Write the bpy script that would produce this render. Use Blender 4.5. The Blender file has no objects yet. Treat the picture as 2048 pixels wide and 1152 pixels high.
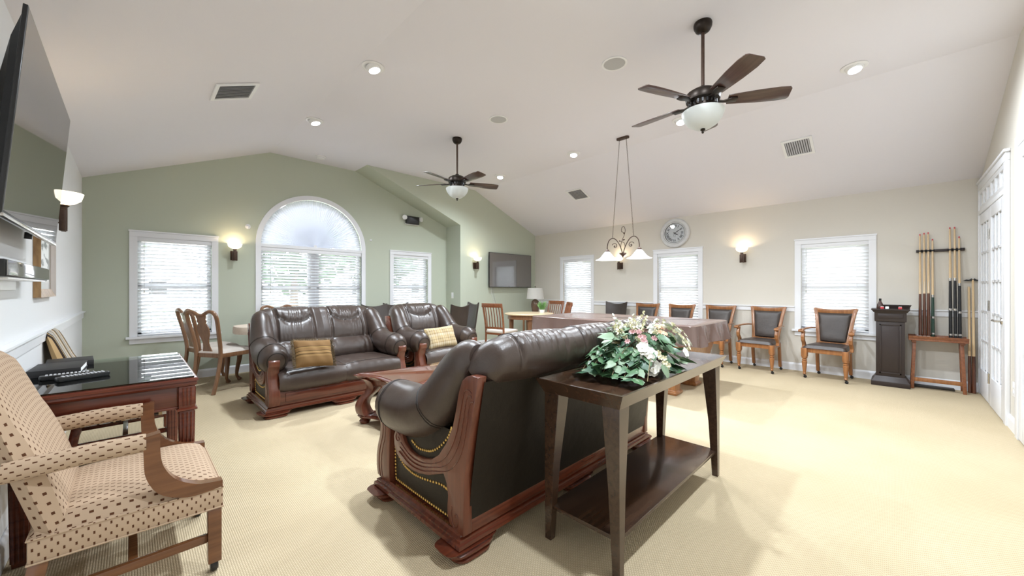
import bpy, bmesh, math, random
from math import sin, cos, pi, sqrt, radians as R
from mathutils import Vector, Matrix
from mathutils.geometry import tessellate_polygon
random.seed(7)
SC = bpy.context.scene
COL = SC.collection

# ---------------------------------------------------------------- camera
CAMZ = 1.19
cam = bpy.data.cameras.new('camera'); camo = bpy.data.objects.new('camera', cam); COL.objects.link(camo)
cam.sensor_width = 36.0; cam.lens = 36.0 * 761.5 / 2048.0; cam.clip_start = 0.02; cam.clip_end = 300
cam.shift_y = 2.0 / 2048.0
camo.location = (0, 0, CAMZ); camo.rotation_euler = (R(90), 0, R(-45))
SC.camera = camo
# ---------------------------------------------------------------- sky, exposure
W = bpy.data.worlds.new('sky'); SC.world = W; W.use_nodes = True
bg = W.node_tree.nodes['Background']
bg.inputs[0].default_value = (0.92, 0.95, 1.0, 1); bg.inputs[1].default_value = 12.5   # bright overcast sky
SC.view_settings.view_transform = 'Standard'; SC.view_settings.look = 'None'
SC.view_settings.gamma = 1.0; SC.view_settings.use_curve_mapping = False
SC.view_settings.exposure = 0.50
CAN_W = 46.0; SCONCE_W = 1.2; PENDANT_W = 6.0

# room: left wall x=XL, window wall y=YB, screen wall y=YT, right wall x=XR, door wall y=YD
XL, XR, YD, YB, YT = -0.40, 6.90, -0.72, 6.58, 6.11
ZE, ZC = 2.47, 3.23                      # eave and flat ceiling heights
XA, XB = 1.466, 5.03                     # flat ceiling between these
XBAY, XS = 4.65, 2.74                    # bay end wall, start of the bay's sloped soffit

# ---------------------------------------------------------------- materials
def newmat(name):
    m = bpy.data.materials.new(name); m.use_nodes = True
    nt = m.node_tree
    return m, nt, nt.nodes['Principled BSDF']
def setp(b, **k):
    for n, v in k.items():
        n = n.replace('_', ' ')
        if n in b.inputs: b.inputs[n].default_value = v
def rgb(c): return (c[0], c[1], c[2], 1)
def mat(name, c, rough=0.5, metal=0.0, bump=0, bscale=200, coat=0, var=0, vscale=6, spec=0.5, trans=0):
    m, nt, b = newmat(name)
    setp(b, Base_Color=rgb(c), Roughness=rough, Metallic=metal, Coat_Weight=coat, Coat_Roughness=0.08)
    b.inputs['Specular IOR Level'].default_value = spec
    tc = nt.nodes.new('ShaderNodeTexCoord')
    if bump:
        n = nt.nodes.new('ShaderNodeTexNoise'); n.inputs['Scale'].default_value = bscale; n.inputs['Detail'].default_value = 3
        bp = nt.nodes.new('ShaderNodeBump'); bp.inputs['Strength'].default_value = bump; bp.inputs['Distance'].default_value = 0.002
        nt.links.new(tc.outputs['Object'], n.inputs['Vector']); nt.links.new(n.outputs['Fac'], bp.inputs['Height'])
        nt.links.new(bp.outputs['Normal'], b.inputs['Normal'])
    if var:
        n = nt.nodes.new('ShaderNodeTexNoise'); n.inputs['Scale'].default_value = vscale
        mx = nt.nodes.new('ShaderNodeMix'); mx.data_type = 'RGBA'
        mx.inputs['A'].default_value = rgb([x * (1 - var) for x in c]); mx.inputs['B'].default_value = rgb([min(1, x * (1 + var)) for x in c])
        nt.links.new(tc.outputs['Object'], n.inputs['Vector']); nt.links.new(n.outputs['Fac'], mx.inputs['Factor'])
        nt.links.new(mx.outputs['Result'], b.inputs['Base Color'])
    return m
def wood(name, c1, c2, rough=0.3, coat=0.3, axis=0, scale=3.0, stretch=14):
    m, nt, b = newmat(name)
    tc = nt.nodes.new('ShaderNodeTexCoord'); mp = nt.nodes.new('ShaderNodeMapping')
    s = [scale * stretch] * 3; s[axis] = scale
    mp.inputs['Scale'].default_value = s
    n = nt.nodes.new('ShaderNodeTexNoise'); n.inputs['Scale'].default_value = 1; n.inputs['Detail'].default_value = 5; n.inputs['Distortion'].default_value = 0.6
    cr = nt.nodes.new('ShaderNodeValToRGB')
    cr.color_ramp.elements[0].color = rgb(c1); cr.color_ramp.elements[0].position = 0.3
    cr.color_ramp.elements[1].color = rgb(c2); cr.color_ramp.elements[1].position = 0.72
    L = nt.links.new
    L(tc.outputs['Object'], mp.inputs['Vector']); L(mp.outputs['Vector'], n.inputs['Vector'])
    L(n.outputs['Fac'], cr.inputs['Fac']); L(cr.outputs['Color'], b.inputs['Base Color'])
    setp(b, Roughness=rough, Coat_Weight=coat, Coat_Roughness=0.1)
    return m
def emis(name, c, s):
    m, nt, b = newmat(name)
    setp(b, Base_Color=rgb(c), Emission_Color=rgb(c), Emission_Strength=s, Roughness=0.4)
    return m
def translucent(name, c, fac=0.4, rough=0.6):
    m, nt, b = newmat(name)
    setp(b, Base_Color=rgb(c), Roughness=rough)
    t = nt.nodes.new('ShaderNodeBsdfTranslucent'); t.inputs[0].default_value = rgb(c)
    mx = nt.nodes.new('ShaderNodeMixShader'); mx.inputs[0].default_value = fac
    L = nt.links.new
    L(b.outputs[0], mx.inputs[1]); L(t.outputs[0], mx.inputs[2]); L(mx.outputs[0], nt.nodes['Material Output'].inputs[0])
    return m
def glass_thin(name, c=(0.95, 1, 1), refl=0.08):
    m = bpy.data.materials.new(name); m.use_nodes = True; nt = m.node_tree
    nt.nodes.remove(nt.nodes['Principled BSDF'])
    t = nt.nodes.new('ShaderNodeBsdfTransparent'); t.inputs[0].default_value = rgb(c)
    g = nt.nodes.new('ShaderNodeBsdfGlossy'); g.inputs['Roughness'].default_value = 0.01
    f = nt.nodes.new('ShaderNodeFresnel'); f.inputs[0].default_value = 1.5
    mx = nt.nodes.new('ShaderNodeMixShader'); L = nt.links.new
    L(f.outputs[0], mx.inputs[0]); L(t.outputs[0], mx.inputs[1]); L(g.outputs[0], mx.inputs[2])
    L(mx.outputs[0], nt.nodes['Material Output'].inputs[0])
    return m
def mathn(nt, op, a, b=None):
    n = nt.nodes.new('ShaderNodeMath'); n.operation = op
    for i, x in enumerate((a, b)):
        if x is None: continue
        if isinstance(x, (int, float)): n.inputs[i].default_value = x
        else: nt.links.new(x, n.inputs[i])
    return n.outputs[0]
def dashes(name, base, dash, px, py, w, h):
    """beige cloth woven with short dark dashes, rows staggered (UV in metres)"""
    m, nt, b = newmat(name)
    uv = nt.nodes.new('ShaderNodeUVMap'); sp = nt.nodes.new('ShaderNodeSeparateXYZ'); nt.links.new(uv.outputs[0], sp.inputs[0])
    v = mathn(nt, 'DIVIDE', sp.outputs[1], py); row = mathn(nt, 'FLOOR', v)
    off = mathn(nt, 'MULTIPLY', mathn(nt, 'MODULO', mathn(nt, 'ABSOLUTE', row), 2.0), 0.5)
    u = mathn(nt, 'ADD', mathn(nt, 'DIVIDE', sp.outputs[0], px), off)
    fu = mathn(nt, 'ABSOLUTE', mathn(nt, 'SUBTRACT', mathn(nt, 'FRACT', u), 0.5))
    fv = mathn(nt, 'ABSOLUTE', mathn(nt, 'SUBTRACT', mathn(nt, 'FRACT', v), 0.5))
    k = mathn(nt, 'MULTIPLY', mathn(nt, 'LESS_THAN', fu, w / px / 2), mathn(nt, 'LESS_THAN', fv, h / py / 2))
    mx = nt.nodes.new('ShaderNodeMix'); mx.data_type = 'RGBA'; mx.inputs['A'].default_value = rgb(base); mx.inputs['B'].default_value = rgb(dash)
    nt.links.new(k, mx.inputs['Factor']); nt.links.new(mx.outputs['Result'], b.inputs['Base Color'])
    setp(b, Roughness=0.85); b.inputs['Specular IOR Level'].default_value = 0.2
    return m
def stripes(name, period, stops, axis=0, rough=0.85, stops2=None, period2=1):
    """woven stripes along one UV axis; with stops2 a plaid"""
    m, nt, b = newmat(name)
    uv = nt.nodes.new('ShaderNodeUVMap'); sp = nt.nodes.new('ShaderNodeSeparateXYZ'); nt.links.new(uv.outputs[0], sp.inputs[0])
    def ramp(ax, per, st):
        f = mathn(nt, 'FRACT', mathn(nt, 'DIVIDE', sp.outputs[ax], per))
        cr = nt.nodes.new('ShaderNodeValToRGB'); cr.color_ramp.interpolation = 'CONSTANT'
        e = cr.color_ramp.elements
        while len(e) < len(st): e.new(0.5)
        for i, (p, c) in enumerate(st): e[i].position = p; e[i].color = rgb(c)
        nt.links.new(f, cr.inputs['Fac']); return cr.outputs['Color']
    a = ramp(axis, period, stops)
    if stops2:
        c2 = ramp(1 - axis, period2, stops2)
        mx = nt.nodes.new('ShaderNodeMix'); mx.data_type = 'RGBA'; mx.inputs['Factor'].default_value = 0.5
        nt.links.new(a, mx.inputs['A']); nt.links.new(c2, mx.inputs['B']); a = mx.outputs['Result']
    nt.links.new(a, b.inputs['Base Color']); setp(b, Roughness=rough); b.inputs['Specular IOR Level'].default_value = 0.2
    return m
def carpet():
    m, nt, b = newmat('carpet'); L = nt.links.new
    tc = nt.nodes.new('ShaderNodeTexCoord'); mp = nt.nodes.new('ShaderNodeMapping'); mp.inputs['Rotation'].default_value = (0, 0, 0)
    L(tc.outputs['Object'], mp.inputs['Vector'])
    sp = nt.nodes.new('ShaderNodeSeparateXYZ'); L(mp.outputs[0], sp.inputs[0])
    # rows of loops: staggered cells 11 mm x 8 mm
    v = mathn(nt, 'DIVIDE', sp.outputs[0], 0.0085); row = mathn(nt, 'FLOOR', v)
    off = mathn(nt, 'MULTIPLY', mathn(nt, 'MODULO', mathn(nt, 'ABSOLUTE', row), 2.0), 0.5)
    u = mathn(nt, 'ADD', mathn(nt, 'DIVIDE', sp.outputs[1], 0.0125), off)
    su = mathn(nt, 'SINE', mathn(nt, 'MULTIPLY', mathn(nt, 'FRACT', u), pi)); sv = mathn(nt, 'SINE', mathn(nt, 'MULTIPLY', mathn(nt, 'FRACT', v), pi))
    h = mathn(nt, 'MULTIPLY', su, sv)
    n = nt.nodes.new('ShaderNodeTexNoise'); n.inputs['Scale'].default_value = 1.4; n.inputs['Detail'].default_value = 4
    L(tc.outputs['Object'], n.inputs['Vector'])
    cr = nt.nodes.new('ShaderNodeValToRGB')
    cr.color_ramp.elements[0].color = rgb((0.44, 0.355, 0.225)); cr.color_ramp.elements[1].color = rgb((0.62, 0.515, 0.355))
    cr.color_ramp.elements[0].position = 0.0; cr.color_ramp.elements[1].position = 0.55
    L(h, cr.inputs['Fac'])
    mx = nt.nodes.new('ShaderNodeMix'); mx.data_type = 'RGBA'; mx.blend_type = 'MULTIPLY'; mx.inputs['Factor'].default_value = 1
    cr2 = nt.nodes.new('ShaderNodeValToRGB'); cr2.color_ramp.elements[0].color = rgb((0.93, 0.92, 0.9)); cr2.color_ramp.elements[1].color = rgb((1, 1, 1))
    cr2.color_ramp.elements[0].position = 0.35; cr2.color_ramp.elements[1].position = 0.6
    L(n.outputs['Fac'], cr2.inputs['Fac']); L(cr.outputs['Color'], mx.inputs['A']); L(cr2.outputs['Color'], mx.inputs['B'])
    L(mx.outputs['Result'], b.inputs['Base Color'])
    bp = nt.nodes.new('ShaderNodeBump'); bp.inputs['Strength'].default_value = 0.6; bp.inputs['Distance'].default_value = 0.004
    L(h, bp.inputs['Height']); L(bp.outputs['Normal'], b.inputs['Normal'])
    setp(b, Roughness=0.95); b.inputs['Specular IOR Level'].default_value = 0.1
    return m
def leather(name, c, rough=0.36):
    m, nt, b = newmat(name); L = nt.links.new
    tc = nt.nodes.new('ShaderNodeTexCoord')
    v = nt.nodes.new('ShaderNodeTexVoronoi'); v.inputs['Scale'].default_value = 320
    n = nt.nodes.new('ShaderNodeTexNoise'); n.inputs['Scale'].default_value = 9; n.inputs['Detail'].default_value = 5
    L(tc.outputs['Object'], v.inputs['Vector']); L(tc.outputs['Object'], n.inputs['Vector'])
    a = mathn(nt, 'ADD', mathn(nt, 'MULTIPLY', v.outputs['Distance'], 0.18), mathn(nt, 'MULTIPLY', n.outputs['Fac'], 1.6))
    bp = nt.nodes.new('ShaderNodeBump'); bp.inputs['Strength'].default_value = 0.35; bp.inputs['Distance'].default_value = 0.006
    L(a, bp.inputs['Height']); L(bp.outputs['Normal'], b.inputs['Normal'])
    mx = nt.nodes.new('ShaderNodeMix'); mx.data_type = 'RGBA'; mx.inputs['A'].default_value = rgb([x * 0.75 for x in c]); mx.inputs['B'].default_value = rgb([x * 1.3 for x in c])
    L(n.outputs['Fac'], mx.inputs['Factor']); L(mx.outputs['Result'], b.inputs['Base Color'])
    setp(b, Roughness=rough); b.inputs['Specular IOR Level'].default_value = 0.6
    return m
M = {}
M['carpet'] = carpet()
M['beige'] = mat('beige_paint', (0.66, 0.625, 0.56), 0.7, bump=0.1, bscale=300)
M['offwhite'] = mat('offwhite_paint', (0.78, 0.79, 0.80), 0.7, bump=0.1, bscale=300)
M['green'] = mat('sage_green_paint', (0.51, 0.55, 0.45), 0.7, bump=0.1, bscale=300)
M['ceil'] = mat('ceiling_paint', (0.79, 0.775, 0.82), 0.8, bump=0.15, bscale=150)
M['white'] = mat('white_trim', (0.82, 0.83, 0.86), 0.35)
M['whiteplastic'] = mat('white_plastic', (0.84, 0.84, 0.84), 0.35)
M['slat'] = translucent('blind_slat', (0.90, 0.91, 0.93), 0.36, 0.45)
M['pleat'] = translucent('pleated_shade', (0.88, 0.90, 0.95), 0.15)
M['vinyl'] = mat('window_vinyl', (0.80, 0.82, 0.85), 0.4)
M['glass'] = glass_thin('window_glass', (1, 1, 1))
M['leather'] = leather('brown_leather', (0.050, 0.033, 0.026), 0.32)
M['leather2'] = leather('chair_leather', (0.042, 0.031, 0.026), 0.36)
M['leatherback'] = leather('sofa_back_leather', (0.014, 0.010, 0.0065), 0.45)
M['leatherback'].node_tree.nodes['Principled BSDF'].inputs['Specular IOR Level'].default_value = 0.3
M['seam'] = mat('leather_seam', (0.012, 0.008, 0.006), 0.6)
M['cherry'] = wood('cherry_wood', (0.075, 0.016, 0.008), (0.15, 0.036, 0.016), 0.25, 0.5, axis=0)
M['cherryside'] = wood('cherry_wood_carved', (0.10, 0.026, 0.013), (0.17, 0.050, 0.025), 0.34, 0.3, axis=2)
M['cherrygloss'] = wood('cherry_wood_polished', (0.085, 0.020, 0.010), (0.16, 0.040, 0.018), 0.14, 1.0, axis=0)
M['cherrygloss'].node_tree.nodes['Principled BSDF'].inputs['Coat Roughness'].default_value = 0.06
M['mahog'] = wood('mahogany', (0.075, 0.014, 0.007), (0.15, 0.032, 0.014), 0.25, 0.4, axis=0)
M['espresso'] = wood('espresso_wood', (0.034, 0.017, 0.010), (0.066, 0.033, 0.018), 0.25, 0.45, axis=0)
M['oak'] = wood('honey_oak', (0.22, 0.085, 0.027), (0.38, 0.16, 0.055), 0.33, 0.3, axis=2)
M['walnut'] = wood('walnut_chair', (0.17, 0.08, 0.037), (0.28, 0.14, 0.068), 0.35, 0.3, axis=2)
M['redoak'] = wood('red_oak', (0.16, 0.05, 0.02), (0.28, 0.10, 0.04), 0.35, 0.25, axis=1)
M['maple'] = wood('maple', (0.62, 0.44, 0.24), (0.74, 0.55, 0.33), 0.3, 0.4, axis=2)
M['tabletop'] = wood('pale_tabletop', (0.62, 0.47, 0.28), (0.72, 0.58, 0.38), 0.35, 0.3)
M['armwood'] = wood('chair_arm_wood', (0.105, 0.038, 0.014), (0.19, 0.074, 0.028), 0.25, 0.5, axis=1)
M['darkwood'] = mat('dark_brown_paint', (0.028, 0.018, 0.016), 0.42, bump=0.2, bscale=60)
M['bronze'] = mat('oil_rubbed_bronze', (0.030, 0.022, 0.017), 0.38, 0.7)
M['bronze2'] = mat('rust_bronze', (0.075, 0.045, 0.032), 0.45, 0.5, var=0.3, vscale=40)
M['blade'] = wood('fan_blade', (0.045, 0.022, 0.018), (0.085, 0.045, 0.036), 0.3, 0.3, axis=0)
M['black'] = mat('black_plastic', (0.012, 0.012, 0.013), 0.35)
M['blackmatte'] = mat('black_cover', (0.014, 0.013, 0.014), 0.5, bump=0.2, bscale=300)
M['screen'] = mat('screen_glass', (0.012, 0.010, 0.010), 0.03, spec=0.5)
M['screen'].node_tree.nodes['Principled BSDF'].inputs['IOR'].default_value = 7.0
M['screen2'] = mat('screen_lifted', (0.075, 0.065, 0.062), 0.08, spec=0.8)  # base colour lifted to stand for the window reflected in the corner screen
M['screen2'].node_tree.nodes['Principled BSDF'].inputs['IOR'].default_value = 2.2
M['chrome'] = mat('brushed_nickel', (0.55, 0.53, 0.5), 0.25, 1.0)
M['brass'] = mat('antique_brass', (0.62, 0.42, 0.14), 0.28, 1.0)
M['dots'] = dashes('dash_cloth', (0.47, 0.345, 0.24), (0.09, 0.035, 0.015), 0.034, 0.0145, 0.0115, 0.0046)
M['dotsv'] = dashes('dash_cloth_upright', (0.47, 0.345, 0.24), (0.09, 0.035, 0.015), 0.028, 0.0195, 0.0052, 0.0105)
M['striped'] = stripes('striped_cloth', 0.19, [(0, (0.5, 0.34, 0.17)), (0.10, (0.035, 0.022, 0.015)), (0.24, (0.5, 0.36, 0.18)), (0.30, (0.04, 0.026, 0.018)), (0.37, (0.42, 0.40, 0.37)), (0.56, (0.58, 0.50, 0.38)), (0.64, (0.06, 0.04, 0.03)), (0.70, (0.50, 0.46, 0.40)), (0.85, (0.30, 0.25, 0.2)), (0.88, (0.62, 0.56, 0.46))])
M['plaid'] = stripes('plaid_cloth', 0.09, [(0, (0.429, 0.312, 0.156)), (0.2, (0.562, 0.484, 0.343)), (0.42, (0.218, 0.133, 0.055)), (0.5, (0.515, 0.421, 0.265)), (0.75, (0.328, 0.218, 0.094)), (0.82, (0.546, 0.468, 0.328))], 0, 0.85,
                     [(0, (0.484, 0.374, 0.203)), (0.3, (0.577, 0.499, 0.359)), (0.55, (0.265, 0.172, 0.078)), (0.66, (0.468, 0.359, 0.195)), (0.9, (0.234, 0.156, 0.078))], 0.12)
M['goldstripe'] = stripes('gold_striped_cloth', 0.30, [(0, (0.194, 0.112, 0.045)), (0.30, (0.259, 0.158, 0.065)), (0.36, (0.115, 0.065, 0.025)), (0.40, (0.302, 0.187, 0.079)), (0.47, (0.086, 0.047, 0.018)), (0.49, (0.245, 0.144, 0.061)), (0.58, (0.317, 0.202, 0.079)), (0.61, (0.122, 0.068, 0.029)), (0.64, (0.202, 0.115, 0.047))], 1)
M['fringe'] = mat('fringe', (0.13, 0.09, 0.045), 0.9)
M['creamseat'] = mat('cream_upholstery', (0.62, 0.56, 0.50), 0.8, bump=0.3, bscale=400)
M['linen'] = mat('linen_tablecloth', (0.66, 0.56, 0.46), 0.8, bump=0.4, bscale=60, var=0.12, vscale=30)
M['cover'] = mat('brown_vinyl_cover', (0.15, 0.098, 0.084), 0.22, bump=0.5, bscale=8, spec=0.7)
M['paper'] = mat('paper', (0.80, 0.81, 0.80), 0.6)
M['leafA'] = mat('leaf_green', (0.075, 0.165, 0.075), 0.4, var=0.35, vscale=30)
M['leafB'] = mat('leaf_pale', (0.20, 0.29, 0.18), 0.45, var=0.35, vscale=30)
M['leafC'] = mat('leaf_dark', (0.045, 0.105, 0.06), 0.4, var=0.3, vscale=30)
M['petal'] = mat('petal_white', (0.82, 0.81, 0.74), 0.6)
M['petalcream'] = mat('petal_cream', (0.80, 0.76, 0.52), 0.6)
M['petalpink'] = mat('petal_pink', (0.62, 0.36, 0.36), 0.6)
M['petalpeach'] = mat('petal_peach', (0.72, 0.42, 0.27), 0.6)
M['stem'] = mat('stem', (0.30, 0.24, 0.12), 0.6)
M['basket'] = mat('basket', (0.10, 0.075, 0.06), 0.7, bump=0.6, bscale=80)
M['gold'] = wood('gold_frame', (0.20, 0.10, 0.035), (0.42, 0.25, 0.10), 0.35, 0.2, axis=2, scale=8, stretch=3)
M['silver'] = mat('champagne_frame', (0.5, 0.44, 0.40), 0.35, 0.3)
M['mat_board'] = mat('mat_board', (0.62, 0.66, 0.66), 0.25, coat=0.6)
M['sconceglass'] = emis('sconce_glass_lit', (1.0, 0.88, 0.68), 1.15)
M['shadeglass'] = emis('pendant_glass_lit', (0.95, 0.97, 1.0), 0.55)
M['bowl'] = translucent('frosted_bowl', (0.80, 0.82, 0.80), 0.45, 0.3)
M['lamplens'] = emis('lamp_lens', (0.93, 0.97, 1.0), 30)
M['lampshade'] = translucent('lamp_shade', (0.80, 0.78, 0.74), 0.35, 0.8)
M['ceramic'] = mat('brown_ceramic', (0.14, 0.085, 0.055), 0.3, var=0.4, vscale=20)
M['clockface'] = mat('clock_face', (0.86, 0.87, 0.86), 0.5)
M['ink'] = mat('clock_ink', (0.05, 0.05, 0.05), 0.5)
M['clockrim'] = mat('clock_rim', (0.62, 0.62, 0.62), 0.45, var=0.12, vscale=20)
M['grille'] = mat('vent_grey', (0.55, 0.55, 0.57), 0.5)
M['ventback'] = mat('vent_inside', (0.16, 0.16, 0.165), 0.8)
M['dark'] = mat('dark_void', (0.03, 0.03, 0.032), 0.8)
M['grass'] = mat('lawn', (0.085, 0.125, 0.055), 0.9, var=0.4, vscale=3)
M['treeleaf'] = mat('tree_foliage', (0.035, 0.085, 0.03), 0.9, var=0.5, vscale=4)
M['bark'] = mat('bark', (0.12, 0.085, 0.06), 0.9)
M['bounce_concrete'] = mat('bounce_concrete', (0.55, 0.54, 0.52), 0.9, var=.1)  # pale surface of the added bounce strips outdoors
M['road'] = mat('asphalt', (0.30, 0.30, 0.30), 0.9)
M['siding'] = mat('siding', (0.72, 0.66, 0.62), 0.8)
M['roofing'] = mat('roofing', (0.14, 0.12, 0.11), 0.9)
M['clear'] = glass_thin('glass_sheet', (0.93, 1.0, 0.97))
M['frost'] = mat('door_pane_sheer', (0.74, 0.75, 0.77), 0.12)
M['red'] = mat('red_chalk_box', (0.55, 0.06, 0.07), 0.5)
M['bottle'] = mat('brown_bottle', (0.06, 0.028, 0.022), 0.2)
M['green_wrap'] = mat('cue_green', (0.02, 0.05, 0.035), 0.3)
M['carpetdark'] = mat('floor_register', (0.02, 0.014, 0.010), 0.5)
M['cuebutt'] = wood('cue_butt', (0.07, 0.022, 0.012), (0.15, 0.05, 0.022), 0.25, 0.5, axis=2)

# ---------------------------------------------------------------- mesh builder
class MB:
    def __init__(s): s.v = []; s.f = []; s.uv = {}
    def add(s, vs, fs, uvs=None):
        o = len(s.v); s.v += [tuple(p) for p in vs]
        for f in fs: s.f.append(tuple(i + o for i in f))
        if uvs:
            for i, t in enumerate(uvs): s.uv[i + o] = t
        return s
    def box(s, c, d, rz=0, ry=0, rx=0, top=None):
        """box centred at c, size d; top=(sx,sy) scales the upper face"""
        x, y, z = [k / 2 for k in d]; tx, ty = top or (1, 1)
        vs = [(-x, -y, -z), (x, -y, -z), (x, y, -z), (-x, y, -z), (-x * tx, -y * ty, z), (x * tx, -y * ty, z), (x * tx, y * ty, z), (-x * tx, y * ty, z)]
        m = Matrix.Translation(c) @ Matrix.Rotation(rz, 4, 'Z') @ Matrix.Rotation(ry, 4, 'Y') @ Matrix.Rotation(rx, 4, 'X')
        s.add([m @ Vector(p) for p in vs], [(3, 2, 1, 0), (4, 5, 6, 7), (0, 1, 5, 4), (1, 2, 6, 5), (2, 3, 7, 6), (3, 0, 4, 7)]); return s
    def bx(s, x0, x1, y0, y1, z0, z1): return s.box(((x0 + x1) / 2, (y0 + y1) / 2, (z0 + z1) / 2), (abs(x1 - x0), abs(y1 - y0), abs(z1 - z0)))
    def prism(s, poly, a, b, plane='yz'):
        """polygon extruded from a to b along the axis normal to the plane"""
        def P(p, t): return {'yz': (t, p[0], p[1]), 'xz': (p[0], t, p[1]), 'xy': (p[0], p[1], t)}[plane]
        n = len(poly); vs = [P(p, a) for p in poly] + [P(p, b) for p in poly]
        tri = tessellate_polygon([[Vector((p[0], p[1], 0)) for p in poly]])
        fs = [tuple(t) for t in tri] + [tuple(i + n for i in t[::-1]) for t in tri]
        fs += [(i, (i + 1) % n, (i + 1) % n + n, i + n) for i in range(n)]
        s.add(vs, fs); return s
    def lathe(s, prof, c=(0, 0, 0), seg=24, m=None, sx=1, sy=1, caps=True):
        m = m or Matrix.Identity(4); vs = []; fs = []; ix = []
        for r, z in prof:
            row = []
            for k in range(seg):
                if r < 1e-6 and k: row.append(row[0]); continue
                a = 2 * pi * k / seg
                p = m @ Vector((r * cos(a) * sx, r * sin(a) * sy, z)); row.append(len(vs)); vs.append((p.x + c[0], p.y + c[1], p.z + c[2]))
            ix.append(row)
        n = len(prof); loop = prof[0] == prof[-1]; ring = (not loop) and min(prof[0][0], prof[-1][0]) > .015 and abs(prof[0][0] - prof[-1][0]) < .012 and abs(prof[0][1] - prof[-1][1]) < .02 and n > 3
        if ring: ix.append(ix[0]); loop = True
        for i in range(len(ix) - 1):
            for k in range(seg):
                k2 = (k + 1) % seg; q = []
                for j in (ix[i][k], ix[i][k2], ix[i + 1][k2], ix[i + 1][k]):
                    if j not in q: q.append(j)
                if len(q) > 2: fs.append(tuple(q))
        if not loop:
            if prof[0][0] > 1e-6 and caps: fs.append(tuple(ix[0])[::-1])
            if prof[-1][0] > 1e-6 and caps: fs.append(tuple(ix[-1]))
        s.add(vs, fs); return s
    def loft(s, rings, cap=True, closed=True, uv=False):
        n = len(rings[0]); vs = [p for r in rings for p in r]; fs = []
        for i in range(len(rings) - 1):
            for k in range(n if closed else n - 1):
                k2 = (k + 1) % n; fs.append((i * n + k, i * n + k2, (i + 1) * n + k2, (i + 1) * n + k))
        if cap and closed: fs.append(tuple(range(n))[::-1]); fs.append(tuple((len(rings) - 1) * n + k for k in range(n)))
        s.add(vs, fs); return s
    def tube(s, pts, r, seg=8, closed=False, flat=1.0):
        pts = [Vector(p) for p in pts]; n = len(pts)
        rr = r if isinstance(r, (list, tuple)) else [r] * n
        rings = []; up = None
        for i, p in enumerate(pts):
            a = pts[(i - 1) % n] if (closed or i > 0) else p; b = pts[(i + 1) % n] if (closed or i < n - 1) else p
            t = (b - a).normalized() if (b - a).length > 1e-9 else Vector((0, 0, 1))
            if up is None:
                up = Vector((0, 0, 1)) if abs(t.z) < 0.9 else Vector((1, 0, 0))
            sd = t.cross(up)
            if sd.length < 1e-6: sd = t.cross(Vector((0, 1, 0)))
            sd.normalize(); up = sd.cross(t).normalized()
            rings.append([p + (sd * cos(2 * pi * k / seg) + up * sin(2 * pi * k / seg) * flat) * rr[i] for k in range(seg)])
        if closed: rings.append(rings[0]); return s.loft(rings, cap=False)
        return s.loft(rings)
    def grid(s, fn, nu, nv, uvfn=None):
        vs = [fn(i / nu, j / nv) for j in range(nv + 1) for i in range(nu + 1)]
        uvs = [uvfn(i / nu, j / nv) for j in range(nv + 1) for i in range(nu + 1)] if uvfn else None
        w = nu + 1
        fs = [(j * w + i, j * w + i + 1, (j + 1) * w + i + 1, (j + 1) * w + i) for j in range(nv) for i in range(nu)]
        s.add(vs, fs, uvs); return s
    def sphere(s, c, r, seg=12, sz=1): return s.lathe([(r * sin(pi * i / (seg // 2 + 2)), -r * sz * cos(pi * i / (seg // 2 + 2))) for i in range(seg // 2 + 3)], c, seg)
    def mesh(s, name, m=None, bevel=0, smooth=True, seg=2, ang=35, weld=False):
        me = bpy.data.meshes.new(name); bm = bmesh.new()
        vv = [bm.verts.new(p) for p in s.v]; ul = bm.loops.layers.uv.new('UVMap')
        for f in s.f:
            if len(set(f)) < 3: continue
            try: fc = bm.faces.new([vv[i] for i in f])
            except ValueError: continue
            for i, lp in zip(f, fc.loops):
                if i in s.uv: lp[ul].uv = s.uv[i]
        if weld: bmesh.ops.remove_doubles(bm, verts=bm.verts, dist=1e-5)
        bmesh.ops.recalc_face_normals(bm, faces=bm.faces)
        if bevel:
            es = [e for e in bm.edges if len(e.link_faces) == 2 and e.calc_face_angle(0) > R(28)]
            bmesh.ops.bevel(bm, geom=es, offset=bevel, segments=seg, affect='EDGES', profile=0.5, clamp_overlap=True)
        if not s.uv:
            bm.normal_update()
            for f in bm.faces:
                n = f.normal; ax = max(range(3), key=lambda k: abs(n[k]))
                for lp in f.loops:
                    p = lp.vert.co; lp[ul].uv = (p.y, p.z) if ax == 0 else (p.x, p.z) if ax == 1 else (p.x, p.y)
        bm.to_mesh(me); bm.free()
        if m: me.materials.append(M[m] if isinstance(m, str) else m)
        if smooth:
            me.polygons.foreach_set('use_smooth', [True] * len(me.polygons)); me.set_sharp_from_angle(angle=R(ang))
        return me
    def build(s, name, m, parent=None, loc=(0, 0, 0), rz=0, **k):
        return link(name, s.mesh(name, m, **k), parent, loc, rz)
def link(name, me, parent=None, loc=(0, 0, 0), rz=0):
    o = bpy.data.objects.new(name, me); COL.objects.link(o)
    o.location = loc; o.rotation_euler = (0, 0, rz) if isinstance(rz, (int, float)) else rz
    if parent: o.parent = parent
    return o
def tag(o, label, cat, group=None):
    o['label'] = label; o['category'] = cat
    if group: o['group'] = group
    return o
def thing(name, label, cat, loc=(0, 0, 0), rz=0, group=None):
    return tag(link(name, None, None, loc, rz), label, cat, group)
def struct(o): o['kind'] = 'structure'; return o
def copy_tree(o, parent=None):
    c = o.copy(); COL.objects.link(c); c.parent = parent
    for ch in list(o.children): copy_tree(ch, c)
    return c
def dup(o, loc, rz, label):
    c = copy_tree(o); c.location = loc; c.rotation_euler = (0, 0, rz); c['label'] = label; return c
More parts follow.
